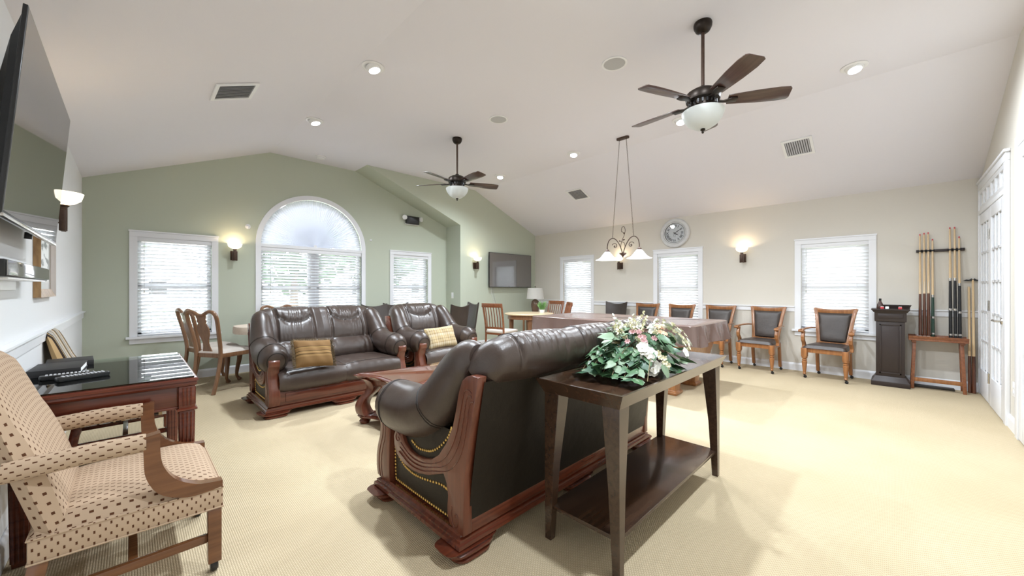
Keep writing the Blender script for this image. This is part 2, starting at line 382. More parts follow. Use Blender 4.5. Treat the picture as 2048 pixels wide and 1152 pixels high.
def crom(pts, n):
    """Catmull-Rom through pts, n samples"""
    P = [Vector(p) for p in pts]; out = []
    for i in range(n):
        t = i / (n - 1) * (len(P) - 1); k = min(int(t), len(P) - 2); u = t - k
        a, b, c, d = P[max(k - 1, 0)], P[k], P[k + 1], P[min(k + 2, len(P) - 1)]
        out.append(0.5 * ((2 * b) + (c - a) * u + (2 * a - 5 * b + 4 * c - d) * u * u + (3 * b - a - 3 * c + d) * u ** 3))
    return out
def light(kind, name, parent, loc, power, color=(1, 1, 1), size=0.1, rot=(0, 0, 0), spot=None, blend=0.5):
    l = bpy.data.lights.new(name, kind); l.energy = power; l.color = color
    if kind == 'AREA': l.shape = 'DISK'; l.size = size
    else: l.shadow_soft_size = size
    if spot: l.spot_size = spot; l.spot_blend = blend
    o = bpy.data.objects.new(name, l); COL.objects.link(o); o.location = loc; o.rotation_euler = rot
    if parent: o.parent = parent
    return o
def cyl(r, z0, z1): return [(0, z0), (r, z0), (r, z1), (0, z1)]
# ================================================================ ROOM SHELL
def wall_poly(name, outer, holes, P, out, matn, depth=0.12):
    """flat wall with openings: polygons in wall coordinates, P maps (a,z,offset) to 3D; reveals run 'depth' outwards"""
    polys = [outer] + holes; flat = [p for q in polys for p in q]
    tri = tessellate_polygon([[Vector((p[0], p[1], 0)) for p in q] for q in polys])
    b = MB(); b.add([P(p[0], p[1], 0) for p in flat], [tuple(t) for t in tri])
    for h in holes:
        n = len(h); b.add([P(p[0], p[1], 0) for p in h] + [P(p[0], p[1], depth) for p in h], [(i, (i + 1) % n, (i + 1) % n + n, i + n) for i in range(n)])
    return struct(b.build(name, matn, smooth=False))
PB = lambda a, z, o: (a, YB + o, z)
PR = lambda a, z, o: (XR + o, a, z)
def rect(a0, a1, z0, z1): return [(a0, z0), (a1, z0), (a1, z1), (a0, z1)]
WZ0, WZ1 = 0.60, 1.84                       # clear opening heights of the plain windows
BACKW = [(0.05, 0.78), (3.45, 4.20)]
RIGHTW = [(4.52, 5.27), (2.36, 3.09), (0.22, 0.95)]
AX0, AX1, AZ = 1.35, 2.85, 1.86             # arched window opening, spring line
AC, AR = (AX0 + AX1) / 2, (AX1 - AX0) / 2
def arch(r, n=40, zc=AZ): return [(AC + r * cos(pi * k / n), zc + r * sin(pi * k / n)) for k in range(n + 1)]
archhole = [(AX0, WZ0), (AX1, WZ0)] + arch(AR)
struct(MB().add([(XL, YD, 0), (XR, YD, 0), (XR, YB, 0), (XL, YB, 0)], [(0, 1, 2, 3)]).build('floor', 'carpet', smooth=False))
wall_poly('wall_back', [(XL, 0), (XBAY, 0), (XBAY, ZE), (XS, ZC), (XA, ZC), (XL, ZE)], [rect(a, b, WZ0, WZ1) for a, b in BACKW] + [archhole], PB, 1, 'green')
b = MB()
q = [(XBAY, 0), (XR, 0), (XR, ZE), (XB, ZC), (XS, ZC), (XBAY, ZE)]
tri = tessellate_polygon([[Vector((p[0], p[1], 0)) for p in q]])
b.add([(p[0], YT, p[1]) for p in q], [tuple(t) for t in tri])
b.add([(XBAY, YT, 0), (XBAY, YB, 0), (XBAY, YB, ZE), (XBAY, YT, ZE)], [(0, 1, 2, 3)])
b.add([(XBAY, YT, ZE), (XBAY, YB, ZE), (XS, YB, ZC), (XS, YT, ZC)], [(0, 1, 2, 3)])
struct(b.build('wall_screen', 'green', smooth=False))
wall_poly('wall_right', [(YD, 0), (YT, 0), (YT, ZE), (YD, ZE)], [rect(a, b_, WZ0, WZ1) for a, b_ in RIGHTW], PR, 1, 'beige')
struct(MB().add([(XL, YD, 0), (XL, YB, 0), (XL, YB, ZE), (XL, YD, ZE)], [(0, 1, 2, 3)]).build('wall_left', 'offwhite', smooth=False))
q = [(XL, 0), (XR, 0), (XR, ZE), (XB, ZC), (XA, ZC), (XL, ZE)]
tri = tessellate_polygon([[Vector((p[0], p[1], 0)) for p in q]])
struct(MB().add([(p[0], YD, p[1]) for p in q], [tuple(t) for t in tri]).build('wall_doors', 'beige', smooth=False))
b = MB()
b.add([(XL, YD, ZE), (XL, YB, ZE), (XA, YB, ZC), (XA, YD, ZC)], [(0, 1, 2, 3)])
b.add([(XA, YD, ZC), (XA, YB, ZC), (XS, YB, ZC), (XS, YT, ZC), (XB, YT, ZC), (XB, YD, ZC)], [(0, 1, 2, 3, 4, 5)])
b.add([(XB, YD, ZC), (XB, YT, ZC), (XR, YT, ZE), (XR, YD, ZE)], [(0, 1, 2, 3)])
struct(b.build('ceiling', 'ceil', smooth=False))
SLOPE = math.atan2(ZC - ZE, XA - XL)

# baseboards (moulded profile) and chair rails
def molding(name, p0, p1, nrm, prof):
    """profile [(out,z)] swept from p0 to p1; out measured along nrm"""
    b = MB(); rings = [[(p[0] + nrm[0] * o, p[1] + nrm[1] * o, z) for o, z in prof] for p in (p0, p1)]
    b.loft(rings); return struct(b.build(name, 'white', smooth=False))
BASE = [(0, 0), (0.016, 0), (0.016, 0.085), (0.011, 0.10), (0.004, 0.11), (0, 0.11)]
RAIL = [(0, 0.855), (0.012, 0.86), (0.014, 0.915), (0.030, 0.925), (0.030, 0.935), (0, 0.94)]
e = 0.001
molding('baseboard_right', (XR - e, YT), (XR - e, YD), (-1, 0), BASE)
molding('baseboard_left', (XL + e, YD), (XL + e, YB), (1, 0), BASE)
molding('baseboard_back', (XL, YB - e), (XBAY, YB - e), (0, -1), BASE)
molding('baseboard_screen', (XBAY, YT - e), (XR, YT - e), (0, -1), BASE)
n = 1
for a, b_ in [(YT, 5.34), (4.45, 3.16), (2.29, 1.02), (0.15, YD)]:
    molding('trim_%d' % n, (XR - e, a), (XR - e, b_), (-1, 0), RAIL); n += 1
molding('trim_%d' % n, (XL + e, YD), (XL + e, YB - 0.02), (1, 0), RAIL); n += 1

# windows: casing, stool, apron, two sashes with panes
def flat_window(idx, P, a0, a1, label):
    """P maps (along, z, outward). casing 70 mm wide"""
    c = 0.068; root = struct(link('window_%d' % idx, None)); root['label'] = label
    b = MB()
    def bx(x0, x1, z0, z1, o0, o1, bb=None):
        bb = bb if bb is not None else b
        pts = [P(x, z, o) for o in (o0, o1) for x, z in ((x0, z0), (x1, z0), (x1, z1), (x0, z1))]
        bb.add(pts, [(0, 1, 2, 3), (7, 6, 5, 4), (0, 4, 5, 1), (1, 5, 6, 2), (2, 6, 7, 3), (3, 7, 4, 0)])
    bx(a0 - c, a0 + 0.004, WZ0 + .005, WZ1 - .005, -0.018, 0.0); bx(a1 - 0.004, a1 + c, WZ0 + .005, WZ1 - .005, -0.018, 0)
    bx(a0 - c, a1 + c, WZ1 - 0.004, WZ1 + c - .013, -0.018, 0); bx(a0 - c - .006, a1 + c + .006, WZ1 + c - .012, WZ1 + c + .006, -0.026, 0)
    b.build('casing', 'white', root, smooth=False)
    b = MB(); bx(a0 - c - 0.03, a1 + c + 0.03, WZ0 - 0.022, WZ0 + 0.004, -0.05, 0.1); b.build('sill', 'white', root, smooth=False)
    b = MB(); bx(a0 - c, a1 + c, WZ0 - 0.085, WZ0 - 0.023, -0.016, 0); b.build('apron', 'white', root, smooth=False)
    zm = (WZ0 + WZ1) / 2
    for z0, z1, o in ((WZ0, zm + .02, 0.085), (zm - .02, WZ1, 0.105)):
        b = MB(); w = 0.042
        bx(a0, a0 + w, z0, z1, o, o + .03); bx(a1 - w, a1, z0, z1, o, o + .03); bx(a0, a1, z0, z0 + w, o, o + .03); bx(a0, a1, z1 - w, z1, o, o + .03)
        s_ = b.build('sash', 'vinyl', root, smooth=False)
        b = MB(); bx(a0 + w, a1 - w, z0 + w, z1 - w, o + .013, o + .017); b.build('pane', 'glass', s_, smooth=False)
    return root
flat_window(1, PB, *BACKW[0], 'white double hung window at the left end of the green wall')
flat_window(2, PB, *BACKW[1], 'white double hung window right of the arched window')
for i, t in enumerate(('white window nearest the corner with the table lamp', 'white window under the wall clock', 'white window behind the rightmost game chair')):
    flat_window(4 + i, PR, *RIGHTW[i], t)
# arched window
root = struct(link('window_3', None)); root['label'] = 'large white arched window in the middle of the green wall'
b = MB(); c = 0.068
inner = [(AX1, WZ0)] + arch(AR) + [(AX0, WZ0)]; outer = [(AX1 + c, WZ0)] + arch(AR + c) + [(AX0 - c, WZ0)]
N = len(inner)
b.add([PB(p[0], p[1], -.018) for p in inner] + [PB(p[0], p[1], -.018) for p in outer] + [PB(p[0], p[1], 0.001) for p in outer] + [PB(p[0], p[1], 0.02) for p in inner],
      [(i, i + 1, i + 1 + N, i + N) for i in range(N - 1)] + [(i + N, i + 1 + N, i + 1 + 2 * N, i + 2 * N) for i in range(N - 1)] + [(i, i + 1, i + 1 + 3 * N, i + 3 * N) for i in range(N - 1)])
b.build('casing', 'white', root)
MB().bx(AX0 - c - .03, AX1 + c + .03, YB - .05, YB + .1, WZ0 - .022, WZ0 + .004).build('sill', 'white', root, smooth=False)
MB().bx(AX0, AX1, YB - .012, YB + .10, AZ - .045, AZ + .0).build('transom_bar', 'white', root, smooth=False)
MB().bx(AC - .045, AC + .045, YB + .085, YB + .135, WZ0, AZ - .045).build('mullion', 'vinyl', root, smooth=False)
zm = (WZ0 + AZ) / 2 - .02
for x0, x1 in ((AX0, AC - .045), (AC + .045, AX1)):
    for z0, z1, o in ((WZ0, zm + .02, .085), (zm - .02, AZ - .045, .105)):
        w = .04; b = MB(); y = YB + o
        b.bx(x0, x0 + w, y, y + .03, z0, z1).bx(x1 - w, x1, y, y + .03, z0, z1).bx(x0, x1, y, y + .03, z0, z0 + w).bx(x0, x1, y, y + .03, z1 - w, z1)
        s_ = b.build('sash', 'vinyl', root, smooth=False)
        MB().bx(x0 + w, x1 - w, y + .013, y + .017, z0 + w, z1 - w).build('pane', 'glass', s_, smooth=False)
b = MB(); pa = arch(AR - .03); b.prism([(AX1 - .03, AZ)] + pa[1:-1] + [(AX0 + .03, AZ)], YB + .10, YB + .104, 'xz'); b.build('arch_pane', 'glass', root, smooth=False)
b = MB(); b.tube([(p[0], YB + .1, p[1]) for p in arch(AR - .02)], .02, 6); b.build('arch_sash', 'vinyl', root)

# horizontal blinds
def blind(P, a0, a1, z0, z1, label, tilt, yaw):
    t = thing('window_blind', label, 'blind', P((a0 + a1) / 2, z0, 0.04), yaw, 'white slatted window blinds')
    L_ = a1 - a0 - .012; H_ = z1 - z0; p = 0.0455
    MB().box((0, -.012, H_ - .03), (L_ + .006, .062, .06)).build('headrail', 'white', t, bevel=.003)
    ns = int((H_ - .085) / p)
    me = MB().add([(sx * L_ / 2, yy * cos(tilt) + zz * sin(tilt), -yy * sin(tilt) + zz * cos(tilt)) for yy, zz in ((-.025, 0), (0, .0022), (.025, 0), (.025, -.0022), (0, 0), (-.025, -.0022)) for sx in (-1, 1)],
                  [(2 * i, 2 * i + 1, (2 * i + 3) % 12, (2 * i + 2) % 12) for i in range(6)] + [(0, 2, 4, 6, 8, 10), (11, 9, 7, 5, 3, 1)]).mesh('slat', 'slat', smooth=False)
    for i in range(ns):
        o = link('slat', me, t, (0, 0, H_ - .085 - i * p)); o.rotation_euler = (0, R(random.uniform(-.12, .12)), 0)
    zb = H_ - .085 - ns * p
    MB().box((0, 0, max(zb, .014)), (L_, .05, .018)).build('bottom_rail', 'white', t, bevel=.003)
    b = MB()
    for x in ([-.33, .33] if L_ < 1 else [-.4, 0, .4]):
        for y in (-.027, .027): b.tube([(x * L_, y, max(zb, .01)), (x * L_, y, H_ - .05)], .0011, 4)
    b.build('ladder_cords', 'white', t)
    b = MB(); b.tube([(-L_ * .42, -.034, H_ - .05), (-L_ * .42, -.036, H_ * .45)], .0018, 4); b.lathe([(0, -.02), (.006, -.018), (.004, .012), (0, .014)], (-L_ * .42, -.036, H_ * .45), 6)
    b.build('tilt_wand', 'chrome', t)
    return t
TB = R(40); TR = R(57)
blind(PB, *BACKW[0], WZ0, WZ1, 'white slatted blind in the left window of the green wall', TB, 0)
blind(PB, *BACKW[1], WZ0, WZ1, 'white slatted blind in the green wall window beside the bay corner', TB, 0)
blind(PB, AX0, AX1, WZ0, AZ - .045, 'wide white slatted blind under the half round shade', TB, 0)
for i, tx in enumerate(('white slatted blind in the window nearest the table lamp', 'white slatted blind in the window below the clock', 'white slatted blind behind the rightmost wooden game chair')):
    blind(PR, *RIGHTW[i], WZ0, WZ1, tx, TR, R(-90))
# pleated half-round shade
t = thing('pleated_arch_shade', 'white pleated half round fan shade in the arched window', 'shade', (AC, YB + .035, AZ + .004), 0)
def fan(u, v):
    k = u * 128; a = pi * u; r = 0.012 + (AR - .018) * v; d = (0.5 - abs((k % 2) - 1)) * .030 * min(1, v * 3 + .05)
    return (r * cos(a), d, r * sin(a))
MB().grid(fan, 128, 6).build('pleated_fabric', 'pleat', t, smooth=False)
MB().lathe([(0, -.012), (.022, -.01), (.022, .01), (0, .012)], (0, -.02, .012), 14, Matrix.Rotation(R(90), 4, 'X')).build('hub', 'whiteplastic', t)

# french door unit on the door wall: sidelight leaf, hinged leaf, transom
def PD(x, z, o): return (x, YD + o, z)      # o into the room
def dbox(b, x0, x1, z0, z1, o0, o1): return b.bx(x0, x1, YD + o0, YD + o1, z0, z1)
DX0, DX1, DM = 5.47, 6.84, 6.165
root = struct(link('door_1', None)); root['label'] = 'white french door with sidelight leaf and transom beside the cue rack'
b = MB()
dbox(b, DX0 - .09, DX0, 0, 2.309, .001, .028); dbox(b, DX1, DX1 + .05, 0, 2.309, .001, .028); dbox(b, DX0 - .09, DX1 + .05, 2.31, 2.384, .001, .028); dbox(b, DX0 - .105, DX1 + .055, 2.385, 2.41, .001, .04)
dbox(b, DX0 + .001, DX1 - .001, 2.03, 2.075, .001, .03)
b.build('door_frame', 'white', root, bevel=.003)
b = MB(); dbox(b, DX0, DX1, 2.075, 2.12, .002, .022); dbox(b, DX0, DX1, 2.265, 2.31, .002, .022)
for k in range(7):
    x = DX0 + (DX1 - DX0) * k / 6; dbox(b, max(DX0, x - .02), min(DX1, x + .02), 2.12, 2.265, .002, .022)
tr = b.build('transom', 'white', root, smooth=False)
for k in range(6):
    x0 = DX0 + (DX1 - DX0) * k / 6 + .02; x1 = DX0 + (DX1 - DX0) * (k + 1) / 6 - .02
    b = MB(); dbox(b, x0, x1, 2.12, 2.265, .003, .008); b.build('pane', 'frost', tr, smooth=False)
def leaf(x0, x1, o, hinges, handle):
    w = .095; z0, z1 = .012, 2.025; g0, g1 = .30, 1.91
    b = MB(); dbox(b, x0, x0 + w, z0, z1, .002, o); dbox(b, x1 - w, x1, z0, z1, .002, o); dbox(b, x0 + w, x1 - w, z0, g0, .002, o); dbox(b, x0 + w, x1 - w, g1, z1, .002, o)
    d = b.build('door_leaf', 'white', root, bevel=.002)
    nx, nz = 3, 5; cw = (x1 - x0 - 2 * w) / nx; ch = (g1 - g0) / nz
    b = MB()
    for i in range(1, nx): dbox(b, x0 + w + i * cw - .011, x0 + w + i * cw + .011, g0, g1, .012, o - .003)
    for j in range(1, nz): dbox(b, x0 + w, x1 - w, g0 + j * ch - .011, g0 + j * ch + .011, .012, o - .003)
    b.build('muntins', 'white', d, smooth=False)
    for i in range(nx):
        for j in range(nz):
            b = MB(); dbox(b, x0 + w + i * cw + .011, x0 + w + (i + 1) * cw - .011, g0 + j * ch + .011, g0 + (j + 1) * ch - .011, .006, .011)
            b.build('pane', 'frost', d, smooth=False)
    for z in hinges:
        b = MB(); dbox(b, x1 - .03, x1 + .02, z - .05, z + .05, o, o + .003); b.tube([PD(x1 - .003, z - .052, o + .006), PD(x1 - .003, z + .052, o + .006)], .006, 8); b.build('hinge', 'chrome', d)
    if handle:
        b = MB(); xh = x0 + .055
        b.lathe([(0, 0), (.03, 0), (.028, .008), (.012, .012), (.011, .045), (0, .046)], PD(xh, .90, o), 16, Matrix.Rotation(R(-90), 4, 'X'))
        b.tube([PD(xh, .90, o + .042), PD(xh + .03, .902, o + .046), PD(xh + .075, .905, o + .044), PD(xh + .11, .898, o + .045)], [.010, .009, .008, .007], 8)
        b.build('door_handle', 'chrome', d)
leaf(DM + .003, DX1 - .002, .022, [], False)
leaf(DX0 + .002, DM - .003, .026, [.28, 1.02, 1.75], True)
# next door to the right
root = struct(link('door_2', None)); root['label'] = 'second white glazed door cut by the right edge'
b = MB(); dbox(b, 4.93, 5.02, 0, 2.309, .001, .028); dbox(b, 3.9, 3.99, 0, 2.309, .001, .028); dbox(b, 3.9, 5.02, 2.31, 2.40, .001, .028); b.build('door_frame', 'white', root, bevel=.003)
b = MB(); dbox(b, 3.99, 4.10, .012, 2.31, .002, .022); dbox(b, 4.82, 4.93, .012, 2.31, .002, .022); dbox(b, 4.10, 4.82, .012, .3, .002, .022); dbox(b, 4.10, 4.82, 2.2, 2.31, .002, .022); d = b.build('door_leaf', 'white', root, bevel=.002)
for j in range(5):
    b = MB(); dbox(b, 4.10, 4.82, .31 + j * .378, .31 + (j + 1) * .378 - .02, .004, .010); b.build('pane', 'frost', d, smooth=False)
molding('baseboard_doors', (DX0 - .09, YD + e), (5.02, YD + e), (0, 1), BASE)
molding('baseboard_doors_near', (3.9, YD + e), (XL, YD + e), (0, 1), BASE)

# ================================================================ OUTDOORS (seen between the slats)
b = MB().add([(-30, YB + .4, -.25), (XR + .4, YB + .4, -.25), (XR + .4, -25, -.25), (60, -25, -.25), (60, 60, -.25), (-30, 60, -.25)], [(0, 1, 2, 3, 4, 5)])
struct(b.build('ground_lawn', 'grass', smooth=False))
struct(MB().bx(-8, XR + 2.2, YB + .4, YB + 2.0, -.26, -.23).build('ground_bounce', 'bounce_concrete', smooth=False))  # added pale strip, bounces neutral daylight up to the ceiling
struct(MB().bx(XR + .4, XR + 2.2, -8, YB + .39, -.26, -.23).build('ground_bounce_side', 'bounce_concrete', smooth=False))  # second added bounce strip, outside the right wall
struct(MB().bx(-30, 60, 13.5, 18.5, -.26, -.235).build('ground_road', 'road', smooth=False))
def house(x, y, w, d, h, rz, label):
    t = thing('neighbour_house', label, 'house', (x, y, -.25), rz, 'houses outside the windows')
    MB().bx(-w / 2, w / 2, -d / 2, d / 2, 0, h).build('house_wall', 'siding', t, smooth=False)
    MB().prism([(-d / 2 - .3, h), (d / 2 + .3, h), (0, h + d * .3)], -w / 2 - .2, w / 2 + .2, 'yz').build('roof', 'roofing', t, smooth=False)
    for k in range(4):
        xx = -w / 2 + w * (k + .5) / 4
        f = MB().bx(xx - .55, xx + .55, -d / 2 - .05, -d / 2, .9, 2.2).build('window_frame', 'vinyl', t, smooth=False)
        MB().bx(xx - .45, xx + .45, -d / 2 - .06, -d / 2 - .05, 1.0, 2.1).build('pane', 'dark', f, smooth=False)
house(-4, 38, 14, 7, 3, 0, 'tan house across the street seen between the left blind slats')
house(19, 38, 12, 7, 3, 0, 'tan house across the street seen through the arched window')
house(22, 6, 13, 7, 3, R(90), 'tan house outside the right hand windows')
def tree(x, y, h, r, label, group='trees outside the windows'):
    t = thing('tree', label, 'tree', (x, y, -.25), random.uniform(0, 6), group)
    MB().tube([(0, 0, 0), (.05, 0, h * .3), (0, .08, h * .6)], [.14, .11, .06], 8).build('trunk', 'bark', t)
    b = MB()
    for k in range(420):
        a, c_, rr = random.uniform(0, 2 * pi), random.uniform(-1, 1), random.random() ** .4
        s_ = sqrt(1 - c_ * c_); p = Vector((r * rr * s_ * cos(a), r * rr * s_ * sin(a), h * .68 + h * .32 * rr * c_))
        ax = Vector((random.gauss(0, 1), random.gauss(0, 1), random.gauss(0, 1))).normalized(); q_ = ax.orthogonal().normalized(); w_ = ax.cross(q_)
        g = r * .16; b.add([p + q_ * g, p + w_ * g * .5, p - q_ * g, p - w_ * g * .5], [(0, 1, 2, 3)])
    o = b.build('foliage', 'treeleaf', t, smooth=False, weld=False); o['kind'] = 'stuff'
tree(-1.2, 12.5, 4.2, 1.5, 'leafy tree outside the left window of the green wall')
tree(3.2, 11.6, 3.6, 1.3, 'leafy tree outside the arched window, left half')
tree(6.0, 12.3, 4.4, 1.6, 'leafy tree outside the arched window, right half')
tree(10.5, 13, 4.6, 1.9, 'leafy tree outside the window beside the bay corner')
tree(14, 4.5, 4.4, 1.7, 'leafy tree outside the window below the clock')
tree(14, -1.0, 4.2, 1.6, 'leafy tree outside the window behind the rightmost game chair')
def shrub(x, y, r, label):
    b = MB()
    for k in range(200):
        a, c_, rr = random.uniform(0, 2 * pi), random.random(), random.random() ** .4
        s_ = sqrt(1 - c_ * c_); p = Vector((r * rr * s_ * cos(a), r * rr * s_ * sin(a), r * 1.1 * rr * c_ + .02))
        ax = Vector((random.gauss(0, 1), random.gauss(0, 1), random.gauss(0, 1))).normalized(); q_ = ax.orthogonal().normalized(); w_ = ax.cross(q_)
        g = r * .16; b.add([p + q_ * g, p + w_ * g * .5, p - q_ * g, p - w_ * g * .5], [(0, 1, 2, 3)])
    o = b.build('shrub', 'treeleaf', None, (x, y, -.25), smooth=False, weld=False); tag(o, label, 'shrub', 'shrubs outside the windows')
for x, lb in ((-.6, 'green shrub outside the left window'), (1.6, 'green shrub outside the left half of the arched window'), (3.1, 'green shrub outside the right half of the arched window'), (5.2, 'green shrub outside the window by the bay corner')):
    shrub(x, YB + 2.6, .6, lb)
# ================================================================ LEATHER SUITE (local: front at y=0 facing -y, back at y=.8)
def couch(name, label, cat, loc, rz, W, ns, group=None):
    t = thing(name, label, cat, loc, rz, group)
    Y = lambda q: 0.80 - q                       # q = distance in front of the base's back edge
    hw = W / 2
    # base moulding, stepped
    b = MB(); prof = [(0.0, .055), (0.006, .062), (0.004, .078), (-.006, .082), (-.006, .094), (-.02, .100), (-.026, .112)]
    rings = [[(-hw - o, -o, z), (hw + o, -o, z), (hw + o, .80 + o, z), (-hw - o, .80 + o, z)] for o, z in prof]
    b.loft(rings).build('base_frame', 'cherry', t, smooth=False)
    # bracket feet
    def foot(x, y, sx, sy):
        b = MB(); rings = []
        for z, o in ((0, .004), (.006, .012), (.016, .012), (.022, .0), (.027, .0), (.031, .012), (.040, .012), (.045, .002), (.049, .004), (.056, .010)):
            w, d = .085 + o + (.05 if z > .04 else .02 if z > .025 else 0), .07 + o
            n = 20; ring = []
            for k in range(n):
                a = 2 * pi * k / n; ca, sa = cos(a), sin(a)
                ring.append((x + sx * .0 + w * math.copysign(abs(ca) ** .5, ca), y + d * math.copysign(abs(sa) ** .5, sa), z))
            rings.append(ring)
        b.loft(rings).build('foot', 'cherry', t)
    for sx in (-1, 1):
        foot(sx * (hw - .085), .06, sx, -1); foot(sx * (hw - .085), .74, sx, 1)
    if W > 1.2: foot(0, .06, 1, -1); foot(0, .74, 1, 1)
    # front and back rails with a raised panel
    b = MB(); b.bx(-hw + .06, hw - .06, .012, .05, .105, .235)
    r_ = b.build('front_rail', 'cherry', t, bevel=.004)
    MB().bx(-hw + .16, hw - .16, .004, .014, .128, .212).build('rail_panel', 'cherry', r_, bevel=.006)
    MB().bx(-hw + .04, hw - .04, .745, .795, .105, .175).build('back_rail', 'cherry', t, bevel=.004)
    # carved arm sides
    postq = [(-.10, .82), (-.05, .822), (-.02, .812), (.01, .79), (.035, .73), (.055, .65), (.08, .57), (.13, .48), (.19, .41), (.25, .372), (.32, .352), (.39, .346), (.45, .355), (.50, .378), (.53, .415), (.565, .435), (.60, .425), (.622, .385), (.615, .335), (.59, .295), (.54, .272), (.49, .262), (.43, .258), (.36, .264), (.28, .283), (.20, .315), (.15, .335), (.128, .30), (.115, .25), (.12, .20), (.12, .16), (.10, .125), (.05, .108), (0, .108), (0, .2), (-.01, .38), (-.04, .55), (-.08, .72)]
    ci = [(.02, .76), (.05, .66), (.08, .57), (.13, .48), (.19, .41), (.27, .365), (.36, .347), (.45, .357), (.53, .40)]
    co = [(-.062, .67), (-.045, .57), (-.02, .47), (.02, .40), (.09, .345), (.2, .312), (.32, .272), (.45, .26), (.57, .29)]
    fp = [(.81, .108), (.825, .16), (.825, .22), (.81, .28), (.785, .34), (.775, .40), (.79, .45), (.812, .475), (.815, .52), (.80, .535), (.70, .535), (.66, .50), (.67, .46), (.66, .40), (.668, .30), (.67, .2), (.665, .108)]
    for s in (-1, 1):
        xo = s * (hw - .02)
        side = MB().prism([(Y(q), z) for q, z in postq], xo - s * .05, xo, 'yz').build('arm_scroll', 'cherryside', t, bevel=.005)
        b = MB()
        for f in (.28, .52, .76):
            pts = [Vector((a[0] + (c_[0] - a[0]) * f, a[1] + (c_[1] - a[1]) * f)) for a, c_ in zip(ci, co)]
            first = pts[0]; pts = [Vector((-.055 - f * .01, first.y + .012)), Vector((first.x - .028, first.y + .022))] + pts
            b.tube([(xo + s * .0005, Y(p.x), p.y) for p in crom([(p.x, p.y, 0) for p in pts], 40)], .0026, 6)
        sp = [(.055 + (.006 + .0045 * k * .6) * cos(k * .5) * .8, .17 + (.006 + .0045 * k * .9) * sin(k * .5)) for k in range(15)]
        b.tube([(xo + s * .0005, Y(q), z) for q, z in sp], .0024, 6)
        sp = [(.572 + (.004 + .0032 * k * .6) * cos(k * .55 + 1), .385 + (.004 + .0032 * k * .6) * sin(k * .55 + 1)) for k in range(15)]
        b.tube([(xo + s * .0005, Y(q), z) for q, z in sp], .0022, 6)
        b.build('carving', 'mahog', side)
        fpo = MB().prism([(Y(q), z) for q, z in fp], xo - s * .09, xo + s * .002, 'yz').build('arm_post', 'cherryside', t, bevel=.006)
        b = MB()                                  # grooves on the post's side and carved leaves on its face
        for dq in (-.035, -.065):
            b.tube([(xo + s * .0025, Y(p.x + dq), p.y) for p in crom([(q, z, 0) for q, z in fp[:8]], 24)], .0022, 6)
        for k in range(3):
            for d in (-1, 1):
                b.tube([(xo - s * .04 + d * .003, Y(.814), .15 + k * .035), (xo - s * .04 + d * .016, Y(.818 - k * .006), .175 + k * .035), (xo - s * .04 + d * .008, Y(.812 - k * .012), .195 + k * .035)], .003, 5)
        b.build('carving', 'mahog', fpo)
        # leather side panel, softly stuffed
        def pan(u, v): return (xo - s * (.034 - .020 * (max(0, sin(pi * u)) * max(0, sin(pi * v))) ** .6), Y(.10 + .58 * u), .112 + .42 * v)
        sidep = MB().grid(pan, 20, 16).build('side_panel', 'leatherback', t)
        nails = []
        nails += [(.135 + .0188 * k, .128) for k in range(28)] + [(.648, .135 + .0188 * k) for k in range(11)] + [(.137, .146 + .0188 * k) for k in range(6)]
        ol = crom([(q, z, 0) for q, z in [(.15, .255), (.2, .262), (.28, .25), (.36, .238), (.43, .232), (.49, .236), (.54, .246), (.60, .275), (.64, .32)]], 29); nails += [(p.x, p.y) for p in ol]
        il = crom([(q, z, 0) for q, z in [(.13, .545), (.15, .50), (.2, .445), (.26, .405), (.32, .388), (.39, .382), (.45, .40)]], 23); nails += [(p.x, p.y) for p in il]
        b = MB()
        for q, z in nails:
            u = (q - .10) / .58; v = (z - .112) / .42; x = pan(min(max(u, 0), 1), min(max(v, 0), 1))[0]
            b.lathe([(.0082, -.002), (.0072, .003), (.004, .0056), (0, .0066)], (x, Y(q), z), 6, Matrix.Rotation(s * pi / 2, 4, 'Y'))
        o = b.build('nailhead_trim', 'brass', sidep); o['kind'] = 'stuff'
        # arm roll sweeping up into the back
        path = [(.800, .512, .012), (.795, .513, .055), (.780, .516, .095), (.75, .522, .120), (.68, .532, .138), (.56, .535, .140), (.43, .548, .134), (.33, .585, .128), (.25, .65, .120), (.18, .735, .112), (.12, .81, .104), (.05, .868, .094), (.0, .88, .06)]
        cs = crom([(q, z, r) for q, z, r in path], 46); rings = []
        for i, p in enumerate(cs):
            a_, b2 = cs[max(i - 1, 0)], cs[min(i + 1, len(cs) - 1)]; d = Vector((b2.x - a_.x, b2.y - a_.y)).normalized(); nq = Vector((-d.y, d.x)) * -1
            ring = []
            for k in range(24):
                a = 2 * pi * k / 24; wr = 1 + .012 * sin(a * 7 + i * .7) * (1 if i > 6 else .3)
                ring.append((s * (hw - .085 - .025 * max(0, (p.y - .60) / .28) ** 1.5) + s * p.z * .92 * cos(a) * wr, Y(p.x + nq.x * p.z * sin(a) * wr), p.y + nq.y * p.z * sin(a) * wr))
            rings.append(ring)
        arm = MB().loft(rings).build('arm_cushion', 'leather', t)
        for i in (6, 15, 28):
            c_ = Vector((sum(q[0] for q in rings[i]) / 24, sum(q[1] for q in rings[i]) / 24, sum(q[2] for q in rings[i]) / 24))
            for di in (0, .45):
                rg = [Vector(q).lerp(Vector(q2), di) for q, q2 in zip(rings[i], rings[i + 1])]
                MB().tube([c_.lerp(q, 1.004) for q in rg], .0022, 5, closed=True).build('seam', 'seam', arm)
    # backrest
    bw = hw - .05
    prof = [(.20, .36), (.295, .42), (.305, .50), (.265, .575), (.195, .615), (.185, .66), (.165, .74), (.115, .83), (.055, .915), (-.015, .965), (-.08, .975), (-.13, .945), (-.152, .89), (-.145, .835), (-.115, .795), (-.09, .775)]
    pc = crom([(q, z, 0) for q, z in prof], 61)
